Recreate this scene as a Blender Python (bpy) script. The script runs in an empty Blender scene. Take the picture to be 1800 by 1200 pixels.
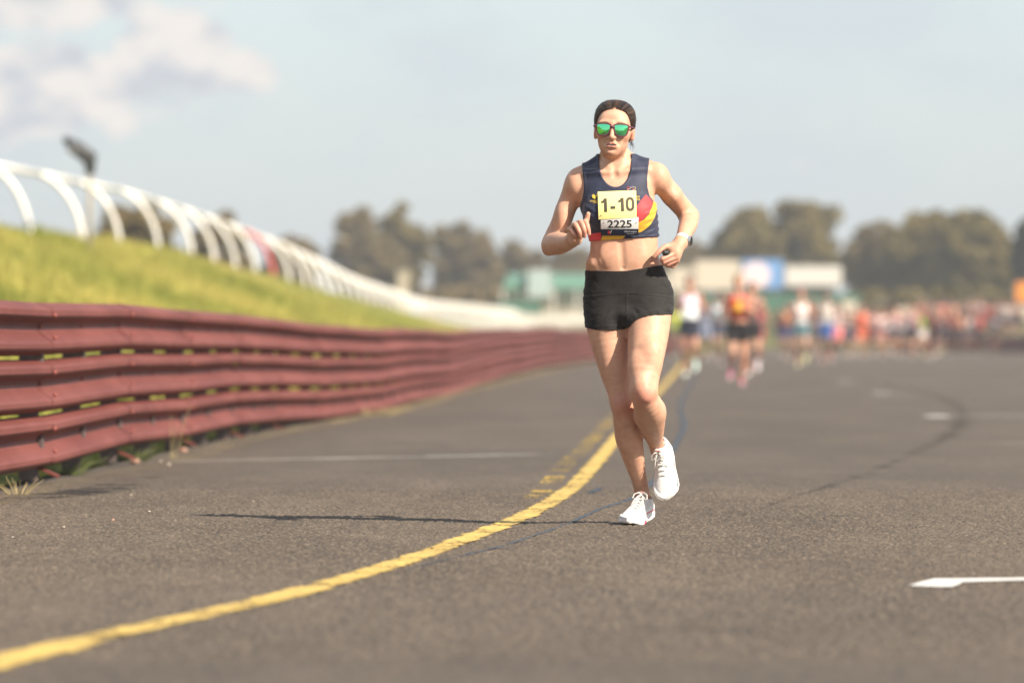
import bpy, bmesh, math, random
import numpy as np
from mathutils import Vector, Matrix

# ------------------------------------------------------------------ scene, camera, light
scene = bpy.context.scene
C = scene.collection
R = math.radians
F = 10010.0          # focal length of the photograph in its own pixels (200 mm on full frame)
CAM_H = 0.733
HORIZON = 589.0

cam = bpy.data.cameras.new("camera")
cam_o = bpy.data.objects.new("camera", cam)
C.objects.link(cam_o)
cam.lens = F / 1800 * 36
cam.sensor_width = 36
cam.shift_y = -(600 - HORIZON) / 1800
cam.clip_start = 0.5
cam.clip_end = 6000
cam_o.location = (0, 0, CAM_H)
cam_o.rotation_euler = (R(90), 0, 0)
cam.dof.use_dof = True
cam.dof.focus_distance = 21.93
cam.dof.aperture_fstop = 3.2
cam.dof.aperture_blades = 9
scene.camera = cam_o

SUN_ELEV, SUN_AZ = 38.0, 127.0      # azimuth clockwise from +Y (the view direction)
sd = Vector((math.sin(R(SUN_AZ)) * math.cos(R(SUN_ELEV)), math.cos(R(SUN_AZ)) * math.cos(R(SUN_ELEV)), math.sin(R(SUN_ELEV))))
sun = bpy.data.lights.new("sun", 'SUN')
sun.energy = 3.9
sun.angle = R(0.53)
sun.color = (1.0, 0.90, 0.76)
sun_o = bpy.data.objects.new("sun", sun)
sun_o.rotation_euler = sd.to_track_quat('Z', 'Y').to_euler()
sun_o.location = (20, -20, 30)
C.objects.link(sun_o)

world = bpy.data.worlds.new("World")
scene.world = world
world.use_nodes = True
wn = world.node_tree
wn.nodes.clear()
def WN(t, **kw):
    n = wn.nodes.new(t)
    for k, v in kw.items(): setattr(n, k, v)
    return n
def wl(a, b): wn.links.new(a, b)
def wmath(op, a, b=None, c=None, clamp=False):
    n = WN('ShaderNodeMath', operation=op); n.use_clamp = clamp
    for i, v in enumerate((a, b, c)):
        if v is None: continue
        if isinstance(v, (int, float)): n.inputs[i].default_value = v
        else: wl(v, n.inputs[i])
    return n.outputs[0]
sky = WN('ShaderNodeTexSky', sky_type='NISHITA')
sky.sun_disc = False
sky.sun_elevation = R(SUN_ELEV)
sky.sun_rotation = R(SUN_AZ)
sky.air_density = 1.0
sky.dust_density = 1.6
sky.ozone_density = 1.2
geo = WN('ShaderNodeTexCoord')
sep = WN('ShaderNodeSeparateXYZ'); wl(geo.outputs['Generated'], sep.inputs[0])
# angles in degrees: azimuth from +Y to the right, elevation
az = wmath('MULTIPLY', wmath('ARCTAN2', sep.outputs[0], sep.outputs[1]), 57.2958)
el = wmath('MULTIPLY', wmath('ARCSINE', sep.outputs[2]), 57.2958)
comb = WN('ShaderNodeCombineXYZ'); wl(az, comb.inputs[0]); wl(wmath('MULTIPLY', el, 1.7), comb.inputs[1])
def wnoise(scale, detail, off, rough=0.55, dist=0.0):
    m = WN('ShaderNodeMapping'); m.inputs['Location'].default_value = off
    wl(comb.outputs[0], m.inputs[0])
    n = WN('ShaderNodeTexNoise'); n.inputs['Scale'].default_value = scale
    n.inputs['Detail'].default_value = detail; n.inputs['Roughness'].default_value = rough
    n.inputs['Distortion'].default_value = dist
    wl(m.outputs[0], n.inputs['Vector']); return n.outputs['Fac']
def wramp(v, lo, hi):
    n = WN('ShaderNodeMapRange', interpolation_type='SMOOTHSTEP')
    n.inputs['From Min'].default_value = lo; n.inputs['From Max'].default_value = hi
    wl(v, n.inputs['Value']); return n.outputs['Result']
def wblob(caz, cel, raz, rel):
    dx = wmath('DIVIDE', wmath('SUBTRACT', az, caz), raz)
    dy = wmath('DIVIDE', wmath('SUBTRACT', el, cel), rel)
    d2 = wmath('ADD', wmath('MULTIPLY', dx, dx), wmath('MULTIPLY', dy, dy))
    return wmath('EXPONENT', wmath('MULTIPLY', d2, -1.0))
# cumulus bank low in the sky, left of the track, and scattered ones round the rest of the horizon
bank = None
for b in ((-4.75, 2.42, .95, .40), (-5.8, 3.30, 1.2, .28), (-3.42, 2.95, .48, .38), (-2.95, 2.66, .50, .20), (-4.5, 3.36, .65, .26),
          (-4.1, 2.52, .42, .28), (-6.9, 2.7, 1.2, .5)):
    v = wblob(*b); bank = v if bank is None else wmath('MAXIMUM', bank, v)
far_bank = wmath('MULTIPLY', wramp(wnoise(0.10, 2.0, (7.3, 2.1, 0)), 0.58, 0.72), wmath('GREATER_THAN', wmath('ABSOLUTE', wmath('ADD', az, 0.0)), 9.0))
bank = wmath('MAXIMUM', bank, far_bank)
puff = wnoise(1.7, 5.0, (3.1, 8.4, 0), 0.5, 0.3)
cl = wramp(wmath('ADD', wmath('MULTIPLY', bank, 1.15), wmath('MULTIPLY', wmath('SUBTRACT', puff, 0.5), 1.25)), 0.16, 0.46)
veil = wramp(wnoise(0.30, 4.0, (1.7, 4.9, 0), 0.55), 0.42, 0.64)
lit = wramp(wnoise(1.5, 4.0, (3.1, 8.75, 0), 0.5, 0.3), 0.36, 0.60)
def wmix(fac, a, b):
    n = WN('ShaderNodeMix', data_type='RGBA')
    if isinstance(fac, (int, float)): n.inputs['Factor'].default_value = fac
    else: wl(fac, n.inputs['Factor'])
    for s, v in (('A', a), ('B', b)):
        i = [k for k in n.inputs if k.name == s and k.type == 'RGBA'][0]
        if isinstance(v, tuple): i.default_value = (*v, 1)
        else: wl(v, i)
    return [o for o in n.outputs if o.type == 'RGBA'][0]
SKYK = 0.085
k = 1.0 / SKYK
haze_c = wmix(0.62, sky.outputs[0], (0.304 * k, 0.340 * k, 0.370 * k))      # high thin cloud over the whole sky
thin = wmix(wmath('MULTIPLY', veil, 0.50), haze_c, (0.266 * k, 0.294 * k, 0.324 * k))
ccol = wmix(lit, (0.270 * k, 0.282 * k, 0.306 * k), (0.400 * k, 0.376 * k, 0.356 * k))
final = wmix(wmath('MULTIPLY', cl, 0.92), thin, ccol)
bg = WN('ShaderNodeBackground'); bg.inputs['Strength'].default_value = SKYK
wl(final, bg.inputs['Color'])
wo = WN('ShaderNodeOutputWorld'); wl(bg.outputs[0], wo.inputs['Surface'])

scene.render.engine = 'CYCLES'
scene.cycles.use_denoising = True
scene.cycles.max_bounces = 6
scene.cycles.transparent_max_bounces = 12
scene.view_settings.view_transform = 'Standard'
scene.view_settings.look = 'None'
scene.view_settings.gamma = 1
scene.view_settings.exposure = 1.22
scene.view_settings.use_curve_mapping = False

# ------------------------------------------------------------------ small helpers
rng = np.random.default_rng(7)
random.seed(7)

def P(px, py, dy=0.0, base=22.0):
    """photo pixel + distance -> world point"""
    Y = base + dy
    return np.array(((px - 900) / F * Y, Y, CAM_H - (py - HORIZON) / F * Y))
def G(px, py):
    """photo pixel of a point on flat ground -> (x, y)"""
    s = (py - HORIZON) / CAM_H
    return ((px - 900) / s, F / s)
def lin(r, g, b):
    return tuple(((c / 255) / 12.92 if c / 255 <= 0.04045 else ((c / 255 + 0.055) / 1.055) ** 2.4) for c in (r, g, b))

def tag(o, label=None, cat=None, group=None, kind=None):
    if label: o['label'] = label
    if cat: o['category'] = cat
    if group: o['group'] = group
    if kind: o['kind'] = kind
    return o
def empty(name, loc=(0, 0, 0)):
    o = bpy.data.objects.new(name, None); o.location = loc; o.empty_display_size = 0.2
    C.objects.link(o); return o
def mesh_from(name, V, Fc, smooth=False):
    me = bpy.data.meshes.new(name)
    V = np.asarray(V, dtype=np.float32)
    if isinstance(Fc, np.ndarray):
        n, kf = Fc.shape
        me.vertices.add(len(V)); me.vertices.foreach_set('co', V.ravel())
        me.loops.add(n * kf); me.loops.foreach_set('vertex_index', Fc.astype(np.int32).ravel())
        me.polygons.add(n); me.polygons.foreach_set('loop_start', np.arange(0, n * kf, kf, dtype=np.int32))
        me.update(calc_edges=True); me.validate()
    else:
        me.from_pydata(V.tolist(), [], Fc)
    me.polygons.foreach_set('use_smooth', np.full(len(me.polygons), smooth))
    me.update()
    return me
def link(name, me, material=None, parent=None):
    o = bpy.data.objects.new(name, me); C.objects.link(o)
    if material is not None:
        if len(me.materials) == 0: me.materials.append(material)
    if parent is not None: o.parent = parent
    return o

class MB:
    """collects plain shapes into one mesh"""
    def __init__(s): s.v = []; s.f = []
    def add(s, V, Fc):
        b = len(s.v); s.v += [tuple(p) for p in V]; s.f += [tuple(i + b for i in q) for q in Fc]; return s
    def box(s, c, size, rot=None):
        h = [x / 2 for x in size]
        V = [Vector((sx * h[0], sy * h[1], sz * h[2])) for sz in (-1, 1) for sy in (-1, 1) for sx in (-1, 1)]
        if rot is not None: V = [rot @ p for p in V]
        V = [p + Vector(c) for p in V]
        return s.add(V, [(0, 2, 3, 1), (4, 5, 7, 6), (0, 1, 5, 4), (2, 6, 7, 3), (0, 4, 6, 2), (1, 3, 7, 5)])
    def tube(s, pts, rad, n=8, cap=True):
        pts = [Vector(p) for p in pts]; m = len(pts)
        rad = [rad] * m if isinstance(rad, (int, float)) else rad
        V, Fc = [], []; ref = None
        for i in range(m):
            t = (pts[min(i + 1, m - 1)] - pts[max(i - 1, 0)]).normalized()
            if ref is None:
                ref = Vector((0, 0, 1)) if abs(t.z) < 0.9 else Vector((1, 0, 0))
            a = (ref - t * ref.dot(t)).normalized(); b = t.cross(a); ref = a
            for j in range(n):
                q = 2 * math.pi * j / n
                V.append(pts[i] + (a * math.cos(q) + b * math.sin(q)) * rad[i])
        for i in range(m - 1):
            for j in range(n):
                Fc.append((i * n + j, i * n + (j + 1) % n, (i + 1) * n + (j + 1) % n, (i + 1) * n + j))
        if cap:
            Fc.append(tuple(range(n))[::-1]); Fc.append(tuple((m - 1) * n + j for j in range(n)))
        return s.add(V, Fc)
    def build(s, name, material, parent=None, smooth=False, off=(0, 0, 0)):
        V = np.array(s.v, dtype=np.float32) - np.array(off, dtype=np.float32)
        me = bpy.data.meshes.new(name); me.from_pydata(V.tolist(), [], s.f)
        me.polygons.foreach_set('use_smooth', np.full(len(me.polygons), smooth)); me.update()
        return link(name, me, material, parent)

# ------------------------------------------------------------------ materials
class Mat:
    def __init__(s, name):
        s.m = bpy.data.materials.new(name); s.m.use_nodes = True
        s.t = s.m.node_tree; s.b = s.t.nodes['Principled BSDF']; s.out = s.t.nodes['Material Output']
    def n(s, t, **kw):
        q = s.t.nodes.new(t)
        for a, v in kw.items(): setattr(q, a, v)
        return q
    def l(s, a, b): s.t.links.new(a, b)
    def set(s, **kw):
        for a, v in kw.items(): s.b.inputs[a.replace('_', ' ')].default_value = v
        return s
    def coord(s, scale=(1, 1, 1), which='Object'):
        t = s.n('ShaderNodeTexCoord'); m = s.n('ShaderNodeMapping'); m.inputs['Scale'].default_value = scale
        s.l(t.outputs[which], m.inputs[0]); return m.outputs[0]
    def noise(s, vec, scale, detail=3.0, rough=0.55, dist=0.0):
        q = s.n('ShaderNodeTexNoise'); q.inputs['Scale'].default_value = scale
        q.inputs['Detail'].default_value = detail; q.inputs['Roughness'].default_value = rough; q.inputs['Distortion'].default_value = dist
        if vec is not None: s.l(vec, q.inputs['Vector'])
        return q.outputs['Fac']
    def ramp(s, v, lo, hi, a=0.0, b=1.0, smooth=True):
        q = s.n('ShaderNodeMapRange', interpolation_type='SMOOTHSTEP' if smooth else 'LINEAR')
        for nm, x in (('From Min', lo), ('From Max', hi), ('To Min', a), ('To Max', b)): q.inputs[nm].default_value = x
        s.l(v, q.inputs['Value']); return q.outputs['Result']
    def math(s, op, a, b=None, clamp=False):
        q = s.n('ShaderNodeMath', operation=op); q.use_clamp = clamp
        for i, v in enumerate((a, b)):
            if v is None: continue
            if isinstance(v, (int, float)): q.inputs[i].default_value = v
            else: s.l(v, q.inputs[i])
        return q.outputs[0]
    def mix(s, fac, a, b, mode='MIX'):
        q = s.n('ShaderNodeMix', data_type='RGBA', blend_type=mode)
        if isinstance(fac, (int, float)): q.inputs['Factor'].default_value = fac
        else: s.l(fac, q.inputs['Factor'])
        for nm, v in (('A', a), ('B', b)):
            i = [x for x in q.inputs if x.name == nm and x.type == 'RGBA'][0]
            if isinstance(v, tuple): i.default_value = (*v[:3], 1)
            else: s.l(v, i)
        return [o for o in q.outputs if o.type == 'RGBA'][0]
    def attr(s, name):
        q = s.n('ShaderNodeAttribute'); q.attribute_name = name; return q
    def color(s, c): s.l(c, s.b.inputs['Base Color']); return s
    def bump(s, h, strength, dist):
        q = s.n('ShaderNodeBump'); q.inputs['Strength'].default_value = strength; q.inputs['Distance'].default_value = dist
        s.l(h, q.inputs['Height']); s.l(q.outputs[0], s.b.inputs['Normal']); return s

def plain(name, col, rough=0.6, var=0.18, scale=6.0, spec=0.5, metal=0.0, bump=0.0, bscale=60.0):
    m = Mat(name); m.set(Roughness=rough, Metallic=metal); m.b.inputs['Specular IOR Level'].default_value = spec
    v = m.coord()
    f = m.noise(v, scale, 4.0)
    d = tuple(x * (1 - var) for x in col); e = tuple(min(1, x * (1 + var)) for x in col)
    m.color(m.mix(m.ramp(f, 0.3, 0.7), d, e))
    if bump: m.bump(m.noise(v, bscale, 3.0), bump, 0.004)
    return m.m

# ------------------------------------------------------------------ distance fields -> continuous meshes
def smin(a, b, k):
    if k <= 0: return np.minimum(a, b)
    h = np.maximum(k - np.abs(a - b), 0) / k
    return np.minimum(a, b) - h * h * k * 0.25
def catmull(pts, m):
    p = np.asarray(pts, float); n = len(p)
    q = np.vstack((2 * p[0] - p[1], p, 2 * p[-1] - p[-2])); out = []
    for i in range(n - 1):
        a, b, c, d = q[i], q[i + 1], q[i + 2], q[i + 3]
        for j in range(m):
            t = j / m
            out.append(0.5 * (2 * b + (c - a) * t + (2 * a - 5 * b + 4 * c - d) * t * t + (3 * b - a - 3 * c + d) * t ** 3))
    out.append(p[-1]); return np.array(out)

class Tube:
    """rows: x, y, z, radius"""
    def __init__(s, rows, k=0.02, sub=3, flat=None, sign=1):
        s.q = catmull(rows, sub); s.k = k; s.flat = flat; s.sign = sign
        r = s.q[:, 3:4]; s.lo = (s.q[:, :3] - r).min(0); s.hi = (s.q[:, :3] + r).max(0)
    def __call__(s, X, Y, Z):
        d = None
        for a, b in zip(s.q[:-1], s.q[1:]):
            e = b[:3] - a[:3]; L = max(float(e @ e), 1e-12)
            x, y, z = X - a[0], Y - a[1], Z - a[2]
            t = np.clip((x * e[0] + y * e[1] + z * e[2]) / L, 0, 1)
            x = x - t * e[0]; y = y - t * e[1]; z = z - t * e[2]
            n2 = x * x + y * y + z * z
            if s.flat is not None:
                ax, fac = s.flat; c = x * ax[0] + y * ax[1] + z * ax[2]; n2 = n2 + c * c * (fac * fac - 1)
            v = np.sqrt(n2) - (a[3] + (b[3] - a[3]) * t)
            d = v if d is None else np.minimum(d, v)
        return d
class Ell:
    def __init__(s, c, r, M=None, k=0.02, sign=1):
        s.c = np.asarray(c, float); s.r = np.asarray(r, float); s.M = np.eye(3) if M is None else np.asarray(M); s.k = k; s.sign = sign
        e = np.sqrt(((s.M * s.r) ** 2).sum(1)); s.lo = s.c - e; s.hi = s.c + e     # columns of M are the local axes
    def __call__(s, X, Y, Z):
        x, y, z = X - s.c[0], Y - s.c[1], Z - s.c[2]
        l = [x * s.M[0, i] + y * s.M[1, i] + z * s.M[2, i] for i in range(3)]
        k0 = np.sqrt(sum((l[i] / s.r[i]) ** 2 for i in range(3))); k1 = np.sqrt(sum((l[i] / s.r[i] ** 2) ** 2 for i in range(3)))
        return k0 * (k0 - 1) / np.maximum(k1, 1e-6)
class Loft:
    """stack of superellipses: rows z, x0, x1, front(-y), back(+y) ; cy the spine"""
    def __init__(s, rows, k=0.02, n=2.3, sign=1):
        r = np.asarray(sorted(rows), float)
        zz = np.linspace(r[0, 0], r[-1, 0], 200)
        s.z = zz; s.p = [np.interp(zz, r[:, 0], r[:, i]) for i in range(1, r.shape[1])]
        ker = np.ones(9) / 9
        s.p = [np.convolve(np.pad(q, 4, mode='edge'), ker, 'valid') for q in s.p]
        s.k = k; s.n = n; s.sign = sign
        s.lo = np.array((s.p[0].min(), (s.p[4] - s.p[2]).min(), r[0, 0])); s.hi = np.array((s.p[1].max(), (s.p[4] + s.p[3]).max(), r[-1, 0]))
    def __call__(s, X, Y, Z):
        x0, x1, fr, bk, cy = [np.interp(Z, s.z, q) for q in s.p]
        cx = (x0 + x1) / 2; rx = (x1 - x0) / 2
        dx = (X - cx); dy = (Y - cy); ry = np.where(dy < 0, fr, bk)
        q = (np.abs(dx / rx) ** s.n + np.abs(dy / ry) ** s.n) ** (1 / s.n)
        rho = np.sqrt(dx * dx + dy * dy)
        d = np.where(q > 1e-3, rho * (1 - 1 / np.maximum(q, 1e-3)), -np.minimum(rx, ry))
        d = np.maximum(d, -np.minimum(rx, ry))
        return np.maximum(d, np.maximum(s.z[0] - Z, Z - s.z[-1]))

class Field:
    def __init__(s, lo, hi, h):
        s.lo = np.asarray(lo, float); s.h = h
        s.n = np.ceil((np.asarray(hi, float) - s.lo) / h).astype(int) + 1
        s.ax = [s.lo[i] + h * np.arange(s.n[i]) for i in range(3)]
        s.d = np.full(s.n, 0.12, dtype=np.float32)
    def region(s, lo, hi):
        sl = []
        for i in range(3):
            a = int(np.clip(np.floor((lo[i] - s.lo[i]) / s.h), 0, s.n[i])); b = int(np.clip(np.ceil((hi[i] - s.lo[i]) / s.h) + 1, 0, s.n[i]))
            sl.append(slice(a, b))
        sl = tuple(sl)
        g = [s.ax[0][sl[0]][:, None, None].astype(np.float32), s.ax[1][sl[1]][None, :, None].astype(np.float32), s.ax[2][sl[2]][None, None, :].astype(np.float32)]
        return sl, g
    def add(s, p):
        mrg = max(p.k, 0.01) + 4 * s.h + 0.012
        sl, g = s.region(p.lo - mrg, p.hi + mrg)
        if any(q.stop <= q.start for q in sl): return s
        v = p(*g)
        if p.sign > 0: s.d[sl] = smin(s.d[sl], v, p.k)
        else: s.d[sl] = -smin(-s.d[sl], v, p.k)
        return s
    def add_all(s, L):
        for p in L: s.add(p)
        return s
    def grid(s):
        return [s.ax[0][:, None, None], s.ax[1][None, :, None], s.ax[2][None, None, :]]
    def extract(s):
        d = s.d; S = d < 0
        n = s.n
        cnt = np.zeros(n - 1, dtype=np.int8)
        for i in (0, 1):
            for j in (0, 1):
                for k_ in (0, 1):
                    cnt += S[i:n[0] - 1 + i, j:n[1] - 1 + j, k_:n[2] - 1 + k_]
        act = np.argwhere((cnt > 0) & (cnt < 8))
        idx = np.full(n - 1, -1, dtype=np.int32)
        idx[act[:, 0], act[:, 1], act[:, 2]] = np.arange(len(act))
        corner = np.array([(i, j, k_) for i in (0, 1) for j in (0, 1) for k_ in (0, 1)])
        val = np.stack([d[act[:, 0] + c[0], act[:, 1] + c[1], act[:, 2] + c[2]] for c in corner], 1)
        acc = np.zeros((len(act), 3)); m = np.zeros(len(act))
        for a in range(8):
            for b in range(a + 1, 8):
                if np.abs(corner[a] - corner[b]).sum() != 1: continue
                va, vb = val[:, a], val[:, b]
                x = (va < 0) != (vb < 0)
                t = np.where(x, va / np.where(x, va - vb, 1), 0)
                pt = corner[a][None] + t[:, None] * (corner[b] - corner[a])[None]
                acc += pt * x[:, None]; m += x
        V = s.lo + (act + acc / m[:, None]) * s.h
        quads = []
        for axis in range(3):
            u, v = (axis + 1) % 3, (axis + 2) % 3
            sl0 = [slice(1, -1)] * 3; sl1 = [slice(1, -1)] * 3
            sl0[axis] = slice(0, -1); sl1[axis] = slice(1, None)
            A, B = S[tuple(sl0)], S[tuple(sl1)]
            e = np.argwhere(A != B)
            if len(e) == 0: continue
            flip = A[e[:, 0], e[:, 1], e[:, 2]]
            o = e.copy(); o[:, u] += 1; o[:, v] += 1
            def cell(du, dv):
                q = o.copy(); q[:, u] -= du; q[:, v] -= dv
                return idx[q[:, 0], q[:, 1], q[:, 2]]
            q = np.stack((cell(1, 1), cell(0, 1), cell(0, 0), cell(1, 0)), 1)
            q[~flip] = q[~flip][:, ::-1]
            quads.append(q)
        return V, np.vstack(quads)

def poly_sdf(px, pz, poly):
    """signed distance to a closed 2-D polygon (negative inside); px, pz broadcastable"""
    px, pz = np.broadcast_arrays(px, pz)
    d = np.full(px.shape, 1e9); s = np.ones(px.shape)
    m = len(poly)
    for i in range(m):
        a = poly[i]; b = poly[i - 1]
        ex, ez = b[0] - a[0], b[1] - a[1]
        wx, wz = px - a[0], pz - a[1]
        t = np.clip((wx * ex + wz * ez) / max(ex * ex + ez * ez, 1e-12), 0, 1)
        d = np.minimum(d, (wx - ex * t) ** 2 + (wz - ez * t) ** 2)
        c1 = pz >= a[1]; c2 = pz < b[1]; c3 = ex * wz > ez * wx
        s = np.where((c1 & c2 & c3) | (~c1 & ~c2 & ~c3), -s, s)
    return s * np.sqrt(d)
def set_color(me, name, col):
    a = me.color_attributes.new(name, 'FLOAT_COLOR', 'POINT')
    c = np.ones((len(me.vertices), 4), dtype=np.float32); c[:, :3] = col
    a.data.foreach_set('color', c.ravel())
def set_float(me, name, val):
    a = me.attributes.new(name, 'FLOAT', 'POINT'); a.data.foreach_set('value', np.asarray(val, dtype=np.float32).ravel())
def hash_noise(V, f, seed=0):
    """cheap smooth pseudo noise from sines, for organic unevenness"""
    r = np.random.default_rng(seed); o = np.zeros(len(V))
    for i in range(6):
        k_ = r.normal(size=3); k_ = k_ / np.linalg.norm(k_) * f * (0.6 + 0.9 * r.random())
        o += np.sin(V @ k_ + r.random() * 6.28)
    return o / 6

# ================================================================== THE SETTING
def interp(tab):
    a = np.array(tab, float)
    return lambda y: np.interp(y, a[:, 0], a[:, 1])
barrier_x = interp([(0, -3.1), (26.3, -2.37), (32.9, -2.19), (36.5, -2.08), (46, -1.80), (52, -1.48), (59.2, -1.18), (74.7, -.75), (103, .02), (139, 1.39), (154, 2.05), (180, 3.4), (220, 6.2), (260, 10)])
barrier_top = interp([(0, .90), (34, .90), (38, .895), (42, .855), (45, .868), (49, .825), (55, .80), (64, .80), (72, .785), (84, .82), (103, .857), (125, .905), (140, .86), (160, .88), (260, .9)])
rail_x = lambda y: -8.3 + 0.0385 * (np.asarray(y, float) - 98)
rail_z = interp([(0, 2.7), (98, 2.50), (120, 2.58), (133, 2.49), (144, 2.38), (164, 2.13), (178, 1.84), (194, 1.47), (214, 1.24), (238, .95), (295, 1.0), (420, .95), (700, .9)])

# ---- road: one sheet, its stone chippings real relief where the lens is sharp enough to show them
def road():
    m = Mat("asphalt"); m.set(Roughness=0.82); m.b.inputs['Specular IOR Level'].default_value = 0.28
    v = m.coord()
    big = m.noise(m.coord((1.0, 0.22, 1)), 0.75, 5.0, 0.68)
    mid = m.noise(m.coord((1.0, 0.35, 1)), 3.5, 4.0, 0.6)
    fine = m.noise(v, 95.0, 2.0, 0.7)
    chip = m.n('ShaderNodeTexVoronoi'); chip.inputs['Scale'].default_value = 75.0; m.l(v, chip.inputs['Vector'])
    c = m.mix(m.ramp(big, 0.36, 0.64), (0.070, 0.054, 0.040), (0.106, 0.081, 0.060))
    c = m.mix(m.ramp(mid, 0.35, 0.7, 0, 0.5), c, (0.062, 0.048, 0.037))
    hv = m.n('ShaderNodeSeparateColor'); m.l(chip.outputs['Color'], hv.inputs[0])
    c = m.mix(m.ramp(hv.outputs[0], 0.5, 1.0, 0, 0.65), c, (0.190, 0.148, 0.106))
    c = m.mix(m.ramp(hv.outputs[1], 0.6, 1.0, 0, 0.6), c, (0.032, 0.028, 0.026))
    c = m.mix(m.ramp(fine, 0.45, 0.75, 0, 0.35), c, (0.05, 0.043, 0.038))
    m.color(c)
    m.bump(m.math('ADD', m.noise(v, 110.0, 2.0, 0.6), m.math('MULTIPLY', chip.outputs['Distance'], -0.6)), 0.5, 0.006)
    ys = np.concatenate((np.linspace(3, 12.4, 60, endpoint=False), np.arange(12.4, 16.6, 0.026), np.arange(16.6, 27.0, 0.0145), np.arange(27.0, 31.0, .03), np.geomspace(31.02, 470, 150)))
    xs = np.concatenate((np.linspace(-14, -2.45, 24, endpoint=False), np.arange(-2.45, 2.5, 0.0098), np.linspace(2.52, 46, 40)))
    X, Y = np.meshgrid(xs, ys)
    amp = np.clip((Y - 12.4) / .8, 0, 1) * np.clip((30.9 - Y) / 5.0, 0, 1) * np.clip((2.45 - np.abs(X)) / 0.1, 0, 1)
    n = rng.random(X.shape)
    Z = (n ** 1.6 - 0.4) * 0.0068 * amp
    ny, nx = X.shape
    i = np.arange(nx * (ny - 1)).reshape(ny - 1, nx)[:, :-1].ravel()
    q = np.stack((i, i + 1, i + nx + 1, i + nx), 1)
    me = mesh_from("road", np.stack((X.ravel(), Y.ravel(), Z.ravel()), 1), q)
    tag(link("road", me, m.m), "worn grey asphalt race track running away past the barrier", None, None, 'structure')
road()

def grass_mat(name, dark, light, dry):
    m = Mat(name); m.set(Roughness=0.9); m.b.inputs['Specular IOR Level'].default_value = 0.15
    v = m.coord()
    c = m.mix(m.ramp(m.noise(v, 0.9, 6.0, 0.75), 0.38, 0.62), dark, light)
    c = m.mix(m.ramp(m.noise(m.coord((1, .4, 1)), 0.35, 4.0, 0.6), 0.48, 0.66, 0, 0.85), c, dry)
    c = m.mix(m.ramp(m.noise(v, 14.0, 3.0, 0.7), 0.4, 0.8, 0, 0.30), c, tuple(x * .65 for x in dark))
    m.color(c); m.bump(m.noise(v, 30.0, 4.0, 0.7), 0.9, 0.06)
    return m.m
grass_m = grass_mat("grass", (0.135, 0.160, 0.026), (0.265, 0.250, 0.036), (0.380, 0.300, 0.085))
far_grass_m = grass_mat("far_grass", (0.10, 0.115, 0.030), (0.17, 0.165, 0.045), (0.235, 0.20, 0.085))

def ground():
    s = 3500
    me = mesh_from("ground", [(-s, -300, -.05), (s, -300, -.05), (s, s, -.05), (-s, s, -.05)], [(0, 1, 2, 3)])
    tag(link("ground", me, far_grass_m), "flat grassland around the race track", None, None, 'structure')
    ys = np.concatenate((np.arange(2, 60, 1.0), np.arange(60, 240, 2.5), np.arange(240, 720, 12)))
    ts = np.concatenate((np.linspace(0, 1, 26), 1 + np.linspace(.02, 1, 14) ** 2 * 6))
    V = []
    for y in ys:
        xb = float(barrier_x(y)) - 0.10; xr = float(rail_x(y)) - 0.1; zr = float(rail_z(y))
        for t in ts:
            x = xb + (xr - xb) * t
            if t <= 1:
                u = np.clip((t - .03) / .97, 0, 1); z = 0.012 + zr * (u ** 0.92 * (0.85 + 0.15 * u)) if u > 0 else 0.012
            else: z = 0.012 + zr - 0.05 * (t - 1)
            z += 0.05 * math.sin(x * 1.7 + y * .31) * math.sin(y * .7 - x) * min(1, t * 3)
            V.append((x, y, z))
    n = len(ts); m = len(ys)
    q = [(j * n + i, j * n + i + 1, (j + 1) * n + i + 1, (j + 1) * n + i) for j in range(m - 1) for i in range(n - 1)]
    me = mesh_from("embankment", V, q, True)
    tag(link("embankment", me, grass_m), "grassy embankment rising from the red barrier to the white rail", None, None, 'structure')
    # terrace of grass at the far right, behind the dark guard rail
    V = []; xs = np.linspace(14.8, 110, 40); y2 = np.concatenate((np.linspace(237, 300, 12), np.linspace(310, 520, 12)))
    for y in y2:
        for x in xs:
            e = min(1, (x - 14.8) / 2.5)
            V.append((x, y, -.04 + e * (0.62 + max(0, (y - 262)) * 0.012 + .08 * math.sin(x * .9 + y * .2))))
    n = len(xs)
    q = [(j * n + i, j * n + i + 1, (j + 1) * n + i + 1, (j + 1) * n + i) for j in range(len(y2) - 1) for i in range(n - 1)]
    me = mesh_from("grass_terrace", V, q, True)
    tag(link("grass_terrace", me, far_grass_m), "low grass terrace behind the dark guard rail", None, None, 'structure')
    # gentle rise closing the far end of the straight
    V = []; xs = np.linspace(-40, 120, 50); y2 = np.linspace(300, 900, 20)
    for y in y2:
        for x in xs: V.append((x, y, -.06 + min(1.0, (y - 300) / 40) * .75 + max(0, y - 340) * 0.004))
    n = len(xs)
    q = [(j * n + i, j * n + i + 1, (j + 1) * n + i + 1, (j + 1) * n + i) for j in range(len(y2) - 1) for i in range(n - 1)]
    tag(link("hill", mesh_from("hill", V, q, True), far_grass_m), "gentle grassy rise at the far end of the straight", None, None, 'structure')
ground()

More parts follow.
